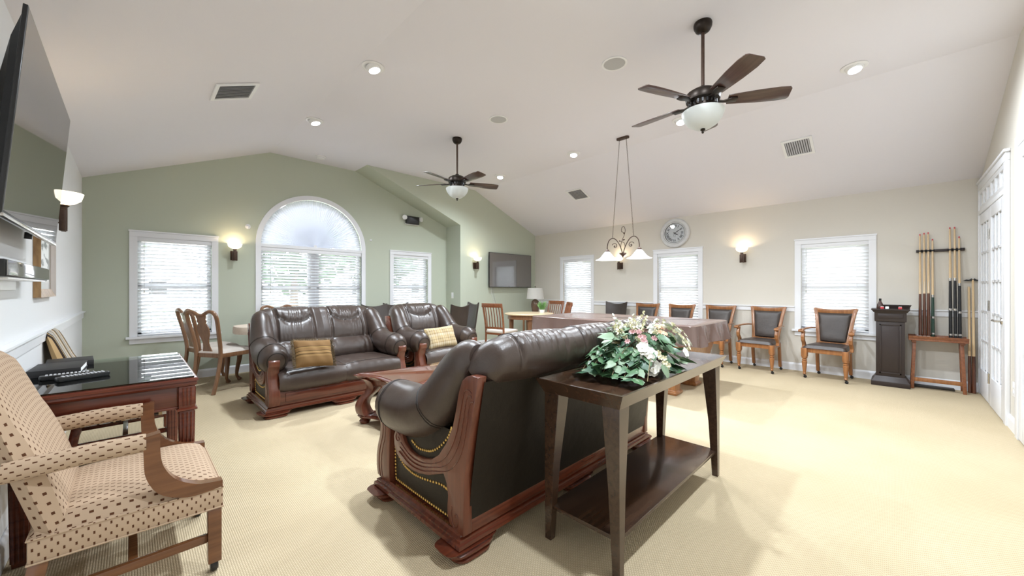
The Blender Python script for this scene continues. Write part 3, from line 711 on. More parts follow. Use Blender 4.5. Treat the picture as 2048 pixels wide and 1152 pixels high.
    centers = [(-bw + .10 + (2 * bw - .2) * (k + .5) / ns) for k in range(ns)]; sw = (2 * bw - .2) / ns
    def back(u, v):
        x = -bw + 2 * bw * u; i = v * 60; k = min(int(i), 59); p = pc[k].lerp(pc[k + 1], i - k)
        e_ = max(0, (abs(x) - (bw - .22)) / .22); q, z = p.x, p.y
        nx = pc[min(k + 1, 60)] - pc[k]; n_ = Vector((nx.y, -nx.x)).normalized() if nx.length > 1e-6 else Vector((1, 0))
        d = 0
        for c_ in centers:
            xx = (x - c_) / (sw * .5)
            if abs(xx) < 1.02:
                # scooped head panel between v .5 and .72
                vb = .46 + .10 * abs(xx * 1.25) ** 2.4
                inside = abs(xx) < .62
                if .22 < v < .9: d -= .014 * math.exp(-((abs(xx) - .66) / .05) ** 2) * min(1, (v - .22) * 8) * min(1, (.9 - v) * 8)
                if inside and .3 < v < .9:
                    d -= .018 * math.exp(-((v - vb) / .018) ** 2); d += .012 * math.exp(-((v - vb - .06) / .05) ** 2)
                    d += .0024 * sin(x * 105 + 9 * sin(x * 23) + 3 * sin(v * 20)) * math.exp(-((v - vb - .03) / .07) ** 2)
                    d += .0018 * sin(x * 70 + 7 * sin(x * 17) + 6 * v) * math.exp(-((v - .34) / .07) ** 2)
                if abs(xx) < .60 and .56 < v < .82: d -= .0055 * max(0, cos((xx + .03 * sin(v * 14)) * 2 * pi * 5.2)) ** 10 * min(1, (v - .56) * 20) * min(1, (.82 - v) * 12)
                if v < .26: d += .0025 * sin(x * 42 + 5 * sin(x * 13) + 8 * v)
                d += .012 * (1 - xx * xx) * (1 if v > .28 else .6)
        q += n_.x * d; z += n_.y * d
        e2 = e_ * e_
        z = .52 + (z - .52) * (1 - .085 * e2) if z > .52 else z
        q = .05 + (q - .05) * (1 - .12 * e2)
        if abs(x) > bw - .10:                         # rounded end of the head roll
            f_ = sqrt(max(0, 1 - ((abs(x) - bw + .10) / .10) ** 2)); wv = min(1, max(0, (v - .25) / .12)); f_ = 1 - (1 - f_) * wv * .98; q = .0 + (q - .0) * f_; z = .83 + (z - .83) * f_
        return (x, Y(q), z)
    bk = MB().grid(back, int(W * 125), 90).build('backrest', 'leather', t)
    for c_ in centers:
        for d_ in (-1, 1):
            MB().tube([Vector(back((c_ + d_ * sw * .33 * (1 - .12 * sin(pi * k / 30)) + bw) / (2 * bw), .26 + .5 * k / 30)) for k in range(31)], .0022, 5).build('seam', 'seam', bk)
        MB().tube([Vector(back((c_ + sw * .31 * xx / 12 + bw) / (2 * bw), .46 + .10 * abs(xx / 12 * .62 * 1.25) ** 2.4)) + Vector((0, -.001, .001)) for xx in range(-12, 13)], .0024, 5).build('seam', 'seam', bk)
    # outer back panel
    def bp(u, v): x = (-hw + .055) + (W - .11) * u; z = .165 + .63 * v; q = .004 - .105 * v ** 1.3 - .012 * sin(pi * u) * sin(pi * v); return (x, Y(q), z)
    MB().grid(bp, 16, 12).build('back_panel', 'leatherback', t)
    # seat
    sx0, sx1 = -hw + .10, hw - .10; w = (sx1 - sx0) / ns
    for k in range(ns):
        xa = sx0 + k * w; xc = xa + w / 2
        def seat(u, v, xa=xa):
            # v runs: under front -> front -> top -> back
            pf = [(.70, .215), (.79, .222), (.832, .255), (.842, .315), (.828, .375), (.78, .415), (.68, .428), (.5, .425), (.3, .415), (.2, .41)]
            i = v * 9; kk = min(int(i), 8); A = [pf[max(kk - 1, 0)], pf[kk], pf[kk + 1], pf[min(kk + 2, 9)]]; f = i - kk
            def cr(c): a_, b_, c2, d_ = [p[c] for p in A]; return .5 * (2 * b_ + (c2 - a_) * f + (2 * a_ - 5 * b_ + 4 * c2 - d_) * f * f + (3 * b_ - a_ - 3 * c2 + d_) * f ** 3)
            q, z = cr(0), cr(1); ed = 1 - (abs(2 * u - 1)) ** 8
            z += (.012 * sin(pi * u) if z > .38 else 0); q0, z0 = .55, .31
            return (xa + w * u, Y(q0 + (q - q0) * (.965 + .035 * ed)), z0 + (z - z0) * (.86 + .14 * ed) + .002 * sin(u * 40 + v * 11))
        sc = MB().grid(seat, 30, 36).build('seat_cushion', 'leather', t)
        MB().tube([Vector(seat(kx / 20, .545)) + Vector((0, -.001, .0015 + .0)) for kx in range(21)], .0018, 5).build('seam', 'seam', sc)
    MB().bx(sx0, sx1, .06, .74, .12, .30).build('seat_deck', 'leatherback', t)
    return t
couch('leather_sofa', 'long brown leather sofa seen from behind, with carved cherry wood frame', 'sofa', (1.90, 2.12, 0), pi, 1.80, 3)
couch('leather_loveseat', 'brown leather loveseat facing the camera with a brown gold pillow', 'sofa', (1.575, 4.02, 0), 0, 1.42, 2)
couch('leather_armchair', 'brown leather armchair holding a plaid pillow, right of the loveseat', 'armchair', (2.895, 4.02, 0), 0, .92, 1)

def pillow(name, label, loc, rot, w, h, th, matn, fringe=False):
    t = thing(name, label, 'pillow', loc, 0); t.rotation_euler = rot
    def f(sg):
        def g(u, v):
            a, c = 2 * u - 1, 2 * v - 1; k = ((1 - a ** 4) * (1 - c ** 4)) ** .5
            pin = 1 - .06 * (1 - abs(a)) * abs(c) ** 3 ; pin2 = 1 - .06 * (1 - abs(c)) * abs(a) ** 3
            return (a * w / 2 * pin2, sg * th / 2 * max(k, 0) + .004 * sin(a * 9 + c * 4) * k, c * h / 2 * pin)
        return g
    b = MB(); uvf = lambda u, v: (u * w, v * h); b.grid(f(-1), 24, 20, uvf); b.grid(f(1), 24, 20, uvf)
    body = b.build('cover', matn, t, weld=False)
    if fringe:
        b = MB()
        for i in range(150):
            for s in (-1, 1):
                z = -h / 2 + h * (i + random.random()) / 150; x = s * w / 2 * .985
                b.tube([(x, random.uniform(-.004, .004), z), (x + s * .016, random.uniform(-.01, .01), z + random.uniform(-.004, .004)), (x + s * random.uniform(.022, .036), random.uniform(-.016, .016), z - random.uniform(0, .016))], [.002, .002, .0012], 3)
        for i in range(120):
            x = -w / 2 + w * (i + random.random()) / 120
            b.tube([(x, 0, h / 2 * .97), (x, random.uniform(-.01, .01), h / 2 + random.uniform(.01, .02))], [.0022, .0012], 3)
        o = b.build('fringe', 'fringe', t, weld=False); o['kind'] = 'stuff'
    return t
pillow('fringed_pillow', 'brown gold striped throw pillow with dark fringe on the loveseat', (1.255, 3.56 + .62 - .2, .565), (R(-24), R(5), R(9)), .36, .27, .13, 'goldstripe', True)
pillow('plaid_pillow', 'tan and cream plaid pillow on the leather armchair', (2.875, 4.19, .555), (R(-24), R(-3), R(-3)), .43, .29, .14, 'plaid')

# ================================================================ COFFEE TABLE
t = thing('coffee_table', 'cherry wood coffee table with serpentine top between the two sofas', 'table', (1.97, 2.99, 0))
def serp(o, n=12):
    hx, hy = .56 + o, .385 + o; pts = []
    cor = [(-1, -1), (1, -1), (1, 1), (-1, 1)]
    for i in range(4):
        a, c = cor[i], cor[(i + 1) % 4]
        for k in range(n * 2):
            f = k / (n * 2); x = a[0] + (c[0] - a[0]) * f; y = a[1] + (c[1] - a[1]) * f
            d = .048 * cos(2 * pi * f) * 1.0 + .012 * cos(4 * pi * f) - .048
            nx, ny = ((0, a[1]) if a[1] == c[1] else (a[0], 0))
            pts.append((x * hx + nx * d, y * hy + ny * d))
    return pts
b = MB(); rings = [[(x, y, z) for x, y in serp(o)] for o, z in ((-.05, .395), (-.02, .40), (-.012, .412), (0, .417), (.006, .424), (.0, .432), (-.016, .436), (-.022, .442), (-.03, .444))]
b.loft(rings).build('table_top', 'cherrygloss', t, ang=25)
b = MB(); rings = [[(x, y, z) for x, y in serp(o)] for o, z in ((-.10, .335), (-.07, .352), (-.06, .395))]
b.loft(rings).build('apron', 'cherryside', t)
b = MB()
for s in (-1, 1):
    for k in range(9):
        x = -.32 + .08 * k; b.tube([(x, s * .262, .345), (x + .02, s * .272, .362), (x + .04, s * .268, .375), (x + .06, s * .262, .36)], .007, 6)
b.build('apron_carving', 'oak', t)
for sx in (-1, 1):
    for sy in (-1, 1):
        path = [(.49, .085), (.505, .12), (.51, .17), (.49, .23), (.455, .28), (.44, .33), (.455, .38), (.49, .405)]
        cs = crom([(a, z, 0) for a, z in path], 22); b = MB(); rings = []
        for i, p in enumerate(cs):
            w = .072 - .018 * sin(pi * i / 21); f = p.x
            x, y = sx * f, sy * (f - .175)
            rings.append([(x + sx * w * .7, y - sy * w, p.y), (x + sx * w, y + sy * w * .7, p.y), (x - sx * w * .2, y + sy * w * 1.0, p.y), (x - sx * w, y - sy * w * .2, p.y)])
        b.loft(rings).build('leg', 'cherryside', t, bevel=.006)
        b = MB(); b.lathe([(0, 0), (.034, 0), (.045, .012), (.048, .026), (.036, .04), (.042, .05), (.05, .06)], (sx * .50, sy * .33, 0), 14); b.build('foot', 'cherry', t)
b = MB(); rings = [[(x * .96, y * .93, z) for x, y in serp(o)] for o, z in ((-.03, .055), (.0, .06), (.005, .07), (0, .083), (-.012, .088), (-.05, .088), (-.055, .082))]
b.loft(rings).build('lower_shelf', 'cherry', t, ang=25)

# ================================================================ CONSOLE TABLE
t = thing('console_table', 'dark espresso console table with tray top behind the sofa', 'table', (2.03, .98, 0))
hx, hy = .65, .215
b = MB()
zt, zb = .765, .700
o1, o2, i1 = (hx + .012, hy + .012), (hx - .014, hy - .014), (hx - .012, hy - .012)
def rr(x, y, z): return [(-x, -y, z), (x, -y, z), (x, y, z), (-x, y, z)]
b.loft([rr(hx - .016, hy - .016, zb), rr(hx + .014, hy + .014, zt), rr(hx + .002, hy + .002, zt), rr(hx - .022, hy - .022, .728), rr(.01, .01, .728)], cap=True)
b.build('tray_top', 'espresso', t, smooth=False)
for sx in (-1, 1):
    for sy in (-1, 1):
        xo, yo = sx * (hx - .018), sy * (hy - .018); rings = []
        for z, w in ((0, .034), (.35, .052), (.70, .083)):
            kx = xo - sx * (.004 if z == 0 else 0); rings.append([(kx, yo, z), (kx - sx * w, yo, z), (kx - sx * w, yo - sy * w, z), (kx, yo - sy * w, z)])
        MB().loft(rings).build('leg', 'espresso', t, bevel=.0015, ang=20)
MB().bx(-hx + .035, hx - .035, -hy + .03, hy - .03, .145, .163).build('lower_shelf', 'espresso', t, bevel=.001)

# ================================================================ FLORAL ARRANGEMENT
FX, FY, FZ = 1.975, .99, .729
t = thing('floral_arrangement', 'artificial ivy and white flower arrangement on the dark console table', 'flowers', (FX, FY, FZ))
MB().lathe([(0, 0), (.085, 0), (.10, .03), (.105, .075), (.095, .08), (.09, .06), (0, .055)], (0, 0, 0), 24, None, 1.5, 1).build('basket', 'basket', t)
def leafmesh(nm, m_, w, l, lobes):
    b = MB(); n = 14; pts = []
    for k in range(n + 1):
        f = k / n; ww = w * (sin(pi * f ** .62)) ** .8 * (1 + lobes * sin(f * 13)) * (1 - f * .25); pts.append((ww, f * l))
    def z(x, y): return -.22 * y * y / l + .35 * abs(x) * (1 - y / l) - 1.2 * x * x / w * .3
    vs = []; fs = []
    for x, y in pts: vs += [(-x, y, z(x, y)), (-x * .5, y, z(x * .5, y)), (0, y, z(0, y) - .001), (x * .5, y, z(x * .5, y)), (x, y, z(x, y))]
    for i in range(n):
        for k in range(4): fs.append((i * 5 + k, i * 5 + k + 1, (i + 1) * 5 + k + 1, (i + 1) * 5 + k))
    b.add(vs, fs); return b.mesh(nm, m_)
LV = [leafmesh('leaf', m_, w, l, lb) for m_, w, l, lb in (('leafA', .024, .060, .15), ('leafA', .028, .068, .1), ('leafB', .022, .058, .15), ('leafB', .026, .062, .05), ('leafC', .026, .066, .12))]
def put(nm, me, p, d, roll, sc):
    d = Vector(d).normalized(); q = d.to_track_quat('Y', 'Z'); o = link(nm, me, t, p)
    o.rotation_mode = 'QUATERNION'; o.rotation_quaternion = q @ Matrix.Rotation(roll, 4, 'Y').to_quaternion(); o.scale = (sc, sc, sc); return o
rnd = random.Random(11)
stems = MB()
def xyz(az, el, r): return Vector((r * cos(el) * cos(az) * 1.55, r * cos(el) * sin(az) * 1.05, .09 + r * sin(el) * 1.1))
TOWARD = math.atan2(-FY, -FX)
for i in range(150):
    az = rnd.uniform(0, 2 * pi); el = rnd.uniform(-.35, 1.25); r = rnd.uniform(.10, .175) if el > .2 else rnd.uniform(.13, .205)
    if abs((az - 3.75 + pi) % (2 * pi) - pi) < .50 and el < .8: continue
    p = xyz(az, el, r)
    if p.z < .022: p.z = rnd.uniform(.022, .05)
    if p.z + FZ < .80:
        p.x = max(-.30, min(.30, p.x)); p.y = max(-.150, min(.150, p.y))
    out = Vector((cos(az), sin(az), rnd.uniform(-.75, .35))) + Vector((rnd.uniform(-.5, .5), rnd.uniform(-.5, .5), 0))
    if p.z < .06: out.z = abs(out.z) * .15
    put('leaf', LV[rnd.randrange(5)], p, out, rnd.uniform(-.6, .6), rnd.uniform(1.0, 1.5))
    if i % 2 == 0: stems.tube([(p.x * .25, p.y * .25, .08), (p.x * .7, p.y * .7, .5 * p.z + .08), p], .0015, 4)
# trailing ivy at the left front
for br in range(7):
    a0 = rnd.uniform(-.9, .9); base = Vector((-.16, -.02 + .04 * br - .12, .16)); pts = []
    for k in range(7):
        f = k / 6; pts.append(base + Vector((-.16 * f + .02 * sin(a0 + 3 * f), (-.03 + .02 * br - .04) * f, -.135 * f * f + .02 * f)))
    stems.tube(pts, .0016, 5)
    for k in range(1, 7):
        for s in (-1, 1):
            p = pts[k]; d = Vector((-.6, s * .8, -.35 if p.z > .05 else .05))
            p = Vector((p.x, max(-.15, min(.15, p.y)), max(p.z, .022))); put('leaf', LV[rnd.choice((0, 1, 0, 2, 4))], p, d, rnd.uniform(-.5, .5), rnd.uniform(.85, 1.3))
# blossoms
def blossom(nm, m_, n, r, cup, w=.62):
    b = MB()
    for k in range(n):
        a = 2 * pi * k / n; ca, sa = cos(a), sin(a); R_ = []
        for f, ww, z in ((0.05, .12, 0), (.35, .75, cup * .35), (.7, 1, cup * .8), (1, .45, cup * .75)):
            for s in (-1, 0, 1):
                x, y = r * f, s * r * w * .5 * ww; R_.append((x * ca - y * sa, x * sa + y * ca, r * z + (.0 if s else -.1 * r * ww)))
        b.add(R_, [(3 * i + j, 3 * i + j + 1, 3 * i + j + 4, 3 * i + j + 3) for i in range(3) for j in range(2)])
    b.lathe([(0, -.1 * r), (.14 * r, 0), (.1 * r, .2 * r), (0, .25 * r)], (0, 0, 0), 6)
    return b.mesh(nm, m_)
BW = blossom('blossom', 'petal', 5, .026, .35, .95); BC = blossom('blossom', 'petalcream', 5, .019, .5, .7); BS = blossom('floret', 'petalcream', 5, .012, .6, .7)
BS2 = blossom('floret', 'petal', 5, .012, .6, .8); BP = blossom('blossom', 'petalpink', 7, .017, .7, .55); BO = blossom('blossom', 'petalpeach', 8, .018, .7, .5)
def flower(me, p, d, sc=1, nm='blossom'):
    d = Vector(d).normalized(); o = link(nm, me, t, p); o.rotation_mode = 'QUATERNION'; o.rotation_quaternion = d.to_track_quat('Z', 'Y') @ Matrix.Rotation(rnd.uniform(0, 6), 4, 'Z').to_quaternion(); o.scale = (sc,) * 3
VD = Vector((-FX, -FY, .9)).normalized()
# white hydrangea spray hanging towards the camera
for k in range(22):
    f = k / 21; p = Vector((-.225 + .04 * f + rnd.uniform(-.024, .024), -.145 - .03 * f + rnd.uniform(-.018, .018), .185 - .125 * f + rnd.uniform(-.012, .012)))
    flower(BW, p, VD + Vector((rnd.uniform(-.4, .4), rnd.uniform(-.4, .4), rnd.uniform(-.2, .4))), rnd.uniform(.8, 1.1))
# cream blossoms at the right
for k in range(46):
    p = xyz(rnd.uniform(-1.5, .1), rnd.uniform(.0, .8), rnd.uniform(.205, .245)); flower(BC if k % 3 else BW, p, p - Vector((0, 0, .05)) + VD * .1, rnd.uniform(.8, 1.15))
# upright sprays of small florets on top
for s_ in range(38):
    az = rnd.uniform(0, 2 * pi); p0 = xyz(az, rnd.uniform(.7, 1.3), .13); tip = p0 + Vector((cos(az) * rnd.uniform(.03, .13), sin(az) * rnd.uniform(.02, .05), rnd.uniform(.03, .085)))
    if s_ == 0: p0 = Vector((-.05, .06, .22)); tip = Vector((-.10, .10, .315))
    if s_ == 1: p0 = Vector((.05, .05, .24)); tip = Vector((.13, .03, .325))
    stems.tube([p0 * .8, p0, tip], .0014, 4)
    for k in range(9):
        f = k / 8; p = p0.lerp(tip, f) + Vector((rnd.uniform(-.012, .012),) * 3) * (1 - f * .5); flower(BS if s_ % 2 else BS2, p, (rnd.uniform(-1, 1), rnd.uniform(-1, 1), .6), rnd.uniform(1.0, 1.5) * (1.1 - .4 * f), 'floret')
# trailing cream spray over the front
for k in range(12):
    f = k / 11; p = Vector((-.13 + .10 * f, -.165 - .025 * sin(pi * f), .14 - .115 * f)); flower(BS, p + Vector((rnd.uniform(-.015, .015), 0, rnd.uniform(-.01, .01))), VD, 1.2, 'floret')
for k in range(9):
    p = xyz(rnd.uniform(-2.9, -1.9), rnd.uniform(.55, 1.0), .165); flower(BP, p, p + VD * .1, rnd.uniform(.9, 1.2))
for k in range(6):
    p = xyz(rnd.uniform(-1.6, -.9), rnd.uniform(.75, 1.05), .17); flower(BO, p, p + VD * .1, 1.1)
stems.build('stems', 'stem', t)
# ================================================================ DASH-PATTERN ARMCHAIR (faces +x)
def caster(b, x, y, z0=.045, r=.025):
    b.lathe([(0, z0 + .012), (.014, z0 + .012), (.014, z0 - .004), (0, z0 - .004)], (x, y, 0), 10)
    b.lathe([(0, -.015), (r * .8, -.013), (r, -.008), (r, .008), (r * .8, .013), (0, .015)], (x + .008, y, r), 14, Matrix.Rotation(R(90), 4, 'X'))
def upholstered(name, label, loc, rz, cloth, clothv, frame, legm, arms, hb, w=.58):
    """local: front -y; seat .52 deep; w wide; hb = back height"""
    t = thing(name, label, 'chair', loc, rz)
    hw = w / 2; yf, yr = -.27, .25
    # seat rail
    b = MB(); b.loft([[(-hw, yf, .27), (hw, yf, .27), (hw - .02, yr, .27), (-hw + .02, yr, .27)], [(-hw, yf, .36), (hw, yf, .36), (hw - .02, yr, .36), (-hw + .02, yr, .36)]])
    b.build('seat_rail', clothv, t, bevel=.008)
    b = MB()
    for z in (.356, .275): b.tube([(-hw - .001, yf, z), (hw + .001, yf, z), (hw - .018, yr, z), (-hw + .018, yr, z)], .0035, 6, closed=True)
    b.build('piping', clothv, t)
    # seat cushion, domed
    def seat(u, v):
        x = (2 * u - 1); y = v; k = (1 - abs(x) ** 5) * (1 - abs(2 * v - 1) ** 5)
        xx = x * (hw - .004 - .02 * v); return (xx, yf + .002 + (yr - yf) * v, .355 + .075 * k ** .6 if k > 0 else .355)
    MB().grid(seat, 24, 24, lambda u, v: (v * .52, u * w) if arms else (u * w, v * .5)).build('seat_cushion', cloth, t)
    # back: front face, rear face, domed
    tilt = .20
    def bk(sg):
        def g(u, v):
            a = 2 * u - 1; top = hb - .05 * abs(a) ** 3.2 - (.06 if abs(a) > .97 else 0) * 0
            z = .34 + (top - .34) * v; e2 = (1 - abs(a) ** 12) * (1 - max(0, 2 * v - 1) ** 14); e2 = max(e2, 0) ** .5
            thk = (.065 if v < .6 else .065 - .035 * (v - .6) / .4)
            yc = .215 + .285 * (z - .416); y = yc + sg * thk * .62 * e2 - (.014 * e2 * sin(pi * min(1, v * 1.5)) if sg < 0 else 0)
            return (a * (hw - .02 - .012 * v), y, z)
        return g
    b = MB(); uvb = lambda u, v: (v * .62 if arms else u * w, u * w if arms else v * .6)
    uvb = lambda u, v: (u * w, v * .62); b.grid(bk(-1), 24, 24, uvb); b.grid(bk(1), 24, 24, uvb); b.build('backrest', clothv if arms else cloth, t, weld=False)
    # legs
    for s in (-1, 1):
        b = MB(); b.box((s * (hw - .027), yf + .027, .16), (.046, .046, .23)); b.build('leg', legm, t, bevel=.004)
        rings = [[(s * (hw - .045) + dx, y0 + dy, z) for dx, dy in ((-.024, -.024), (.024, -.024), (.024, .024), (-.024, .024))] for z, y0 in ((.045, yr + .03), (.16, yr - .005), (.30, yr - .03))]
        MB().loft(rings).build('leg', legm, t, bevel=.004)
        for x, y in ((s * (hw - .027), yf + .027), (s * (hw - .045), yr + .03)):
            b = MB(); caster(b, x, y); b.build('caster', 'black', t)
        MB().loft([[(s * (hw - .036) + dx, y, .145 + dz) for dx, dz in ((-.012, -.016), (.012, -.016), (.012, .016), (-.012, .016))] for y in (yf + .05, yr - .01)]).build('stretcher', legm, t, bevel=.003)
    MB().loft([[(x, .0 + dy, .145 + dz) for dy, dz in ((-.014, -.014), (.014, -.014), (.014, .014), (-.014, .014))] for x in (-hw + .04, hw - .04)]).build('stretcher', legm, t, bevel=.003)
    if arms:
        for s in (-1, 1):
            x0 = s * (hw - .022)
            pr = crom([(-.268, .385, 0), (-.235, .388, 0), (-.18, .40, 0), (-.12, .44, 0), (-.085, .50, 0), (-.075, .56, 0), (-.075, .635, 0)], 22)
            pl = crom([(-.268, .355, 0), (-.23, .355, 0), (-.155, .355, 0), (-.075, .395, 0), (-.035, .47, 0), (-.028, .55, 0), (-.028, .628, 0)], 22)
            poly = [(p.x, p.y) for p in pr] + [(p.x, p.y) for p in reversed(pl)]
            MB().prism(poly, x0 - .024, x0 + .020, 'yz').build('arm_support', frame, t, bevel=.004)
            b = MB(); cs = crom([(x0, -.035, .602, ), (x0, .1, .605), (x0, .20, .60), (x0 - s * .005, .30, .595)], 16)
            def ar(u, v):
                i = v * 15; k = min(int(i), 14); p = cs[k].lerp(cs[k + 1], i - k); a = 2 * pi * u; return (p.x + .031 * cos(a), p.y, p.z + .034 * sin(a))
            b.grid(ar, 20, 16, lambda u, v: (v * .36, u * .2)); b.build('arm_pad', cloth, t)
    return t
upholstered('dotted_armchair', 'beige armchair with brown dash pattern and wooden arms, in front of desk', (.005, 2.30, 0), R(90), 'dots', 'dotsv', 'armwood', 'armwood', True, .96, .60)
upholstered('striped_chair', 'striped upholstered side chair against the white wall behind the desk', (-.03, 4.05, 0), R(90), 'striped', 'striped', 'mahog', 'mahog', False, .93, .54)

# ================================================================ DESK
DXc, DYc = -.065, 3.16
t = thing('writing_desk', 'mahogany writing desk with fluted legs and glass top by the left wall', 'desk', (DXc, DYc, 0))
hx, hy = .315, .54
b = MB(); b.loft([rr(hx + o, hy + o, z) for o, z in ((-.02, .675), (-.006, .68), (.0, .69), (-.003, .70), (.004, .703), (.004, .714), (-.002, .72))]); b.build('desk_top', 'mahog', t, smooth=False)
MB().loft([rr(hx - .028, hy - .028, .565), rr(hx - .028, hy - .028, .676)]).build('apron', 'mahog', t, bevel=.002)
MB().loft([rr(hx - .022, hy - .022, .562), rr(hx - .022, hy - .022, .574)]).build('apron_bead', 'mahog', t, bevel=.003)
for sx in (-1, 1):
    for sy in (-1, 1):
        x, y = sx * (hx - .042), sy * (hy - .042)
        b = MB(); b.loft([[(x + dx * w, y + dy * w, z) for dx, dy in ((-1, -1), (1, -1), (1, 1), (-1, 1))] for z, w in ((0, .022), (.55, .030))])
        b.box((x, y, .62), (.066, .066, .115)); lg = b.build('leg', 'mahog', t, bevel=.002)
        b = MB(); b.loft([[(x + dx * w, y + dy * w, z) for dx, dy in ((-1, -1), (1, -1), (1, 1), (-1, 1))] for z, w in ((.548, .034), (.553, .042), (.560, .042), (.565, .034))]); b.build('leg_collar', 'mahog', lg, smooth=False)
        b = MB()
        for k in (-1, 0, 1):
            for z0, z1, w0, w1 in ((.02, .54, .0232, .0305), (.575, .67, .0335, .0335)):
                for f in (-1, 1):
                    b.tube([(x + k * .014, y + f * w0, z0), (x + k * .016, y + f * w1, z1)], .0042, 6); b.tube([(x + f * w0, y + k * .014, z0), (x + f * w1, y + k * .016, z1)], .0042, 6)
        b.build('fluting', 'mahog', lg)
MB().bx(-hx + .012, hx - .012, -hy + .012, hy - .012, .7225, .7275).build('glass_top', 'clear', t, smooth=False)
# printed sheets under the glass lie on the desk
pm, nt, bb = newmat('printed_sheet'); tc = nt.nodes.new('ShaderNodeTexCoord'); nz = nt.nodes.new('ShaderNodeTexNoise'); nz.inputs['Scale'].default_value = 22; nz.inputs['Detail'].default_value = 6
mp_ = nt.nodes.new('ShaderNodeMapping'); mp_.inputs['Scale'].default_value = (1, .35, 1); nt.links.new(tc.outputs['Object'], mp_.inputs[0])
cr_ = nt.nodes.new('ShaderNodeValToRGB'); cr_.color_ramp.elements[0].color = rgb((.16, .18, .16)); cr_.color_ramp.elements[0].position = .38; cr_.color_ramp.elements[1].color = rgb((.78, .80, .78)); cr_.color_ramp.elements[1].position = .5
nt.links.new(mp_.outputs[0], nz.inputs['Vector']); nt.links.new(nz.outputs['Fac'], cr_.inputs['Fac']); nt.links.new(cr_.outputs[0], bb.inputs['Base Color']); M['print'] = pm
o = MB().box((0, 0, 0), (.22, .40, .0012)).build('printed_sheet', 'print', None, (.10, 3.20, .7210), smooth=False); tag(o, 'printed picture sheet lying under the desk glass near its right end', 'paper')
o = MB().box((0, 0, 0), (.24, .32, .0008)).build('paper_sheet', 'paper', None, (-.14, 2.90, .7210), smooth=False); tag(o, 'plain pale paper sheet under the glass at the desk front', 'paper')
def binder(loc, rz, label, w, d, h):
    t = thing('binder', label, 'binder', loc, rz, 'black binders on the desk')
    MB().bx(-w / 2, w / 2, -d / 2, d / 2, 0, .004).build('cover', 'blackmatte', t, bevel=.001); MB().bx(-w / 2, w / 2, -d / 2, d / 2, h - .004, h).build('cover', 'blackmatte', t, bevel=.001)
    MB().bx(-w / 2, w / 2, -d / 2, -d / 2 + .004, .0035, h - .0035).build('spine', 'blackmatte', t, bevel=.001); MB().bx(-w / 2 + .008, w / 2 - .004, -d / 2 + .006, d / 2 - .008, .0045, h - .0045).build('pages', 'paper', t, smooth=False)
binder((-.285, 3.29, .7280), R(-2), 'larger black binder with white pages, just behind the remote controls', .19, .29, .034)
binder((-.265, 3.585, .7280), R(4), 'thinner black binder at the far end of the desk', .19, .22, .026)
def remote(loc, rz, label):
    t = thing('remote_control', label, 'remote', loc, rz, 'remote controls on the desk')
    b = MB(); b.loft([[(x * sx_, y * sx_ if False else y, z) for x, y in ((-.095, -.018), (-.088, -.024), (.088, -.022), (.095, -.016), (.095, .016), (.088, .022), (-.088, .024), (-.095, .018))] for z, sx_ in ((0, .96), (.008, 1), (.016, 1), (.021, .97))]); b.build('body', 'black', t, bevel=.002)
    me = MB().box((0, 0, 0), (.009, .008, .004)).mesh('button', 'grille', bevel=.001)
    for i in range(11):
        for j in range(3): link('button', me, t, (-.07 + .014 * i, -.013 + .013 * j, .0225))
remote((-.235, 3.045, .7280), R(4), 'longer black remote control lying against the binder')
remote((-.175, 2.965, .7280), R(16), 'black remote control nearest the desk front edge')

# ================================================================ QUEEN ANNE CHAIRS AND CLOTHED TABLE
def queen(label, loc, rz):
    t = thing('splat_back_chair', label, 'chair', loc, rz, 'splat back dining chairs at the clothed table')
    # local: front -y, rear posts at y=.2
    hw = .20
    def post(s): return crom([(s * .165, .285, 0), (s * .168, .225, .25), (s * .172, .205, .46), (s * .185, .235, .66), (s * .205, .275, .84), (s * .188, .296, .915), (s * .13, .302, .935), (s * .07, .300, .915), (s * .035, .298, .895), (0, .297, .89)], 36)
    for s in (-1, 1):
        b = MB(); b.tube(post(s), [.021] * 22 + [.019] * 14, 10); b.build('back_post', 'walnut', t)
    sil = [(.062, .475), (.055, .50), (.045, .53), (.038, .57), (.05, .62), (.075, .68), (.082, .73), (.07, .775), (.05, .80), (.062, .825), (.055, .85), (.07, .89), (.04, .905), (0, .895)]
    poly = sil + [(-x, z) for x, z in reversed(sil[:-1])]
    b = MB(); b.prism(poly, -.006, .006, 'xz'); b.v = [(x, y + .212 + (z - .475) * .2, z) for x, y, z in b.v]; b.build('splat', 'walnut', t)
    MB().loft([[(-.235, -.22, z), (.235, -.22, z), (.18, .205, z), (-.18, .205, z)] for z in (.40, .45)]).build('seat_rail', 'walnut', t, bevel=.006)
    def seat(u, v):
        a = 2 * u - 1; k = max(0, (1 - abs(a) ** 5) * (1 - abs(2 * v - 1) ** 5)) ** .5; w = .228 - .05 * v; return (a * w, -.225 + .42 * v, .449 + .045 * k)
    MB().grid(seat, 18, 18).build('seat_cushion', 'creamseat', t)
    for s in (-1, 1):
        cs = crom([(s * .20, -.19, .43), (s * .215, -.215, .37), (s * .212, -.215, .28), (s * .20, -.195, .15), (s * .20, -.19, .07), (s * .205, -.21, .03), (s * .21, -.225, .006)], 22)
        MB().tube(cs, [.034] * 3 + [.034 - .0016 * k for k in range(11)] + [.017, .016, .017, .02, .024, .027, .028, .022], 10).build('leg', 'walnut', t)
    return t
q1 = queen('splat back chair nearest the desk, its back turned to the camera', (.80, 5.68, 0), math.atan2(.31, -.2) - 0.0)
dup(q1, (.74, 6.2, 0), math.atan2(.31, -.08), 'splat back chair behind the first one, in front of the left window')
dup(q1, (1.56, 6.21, 0), R(4), 'splat back chair whose crest shows above the loveseat back')
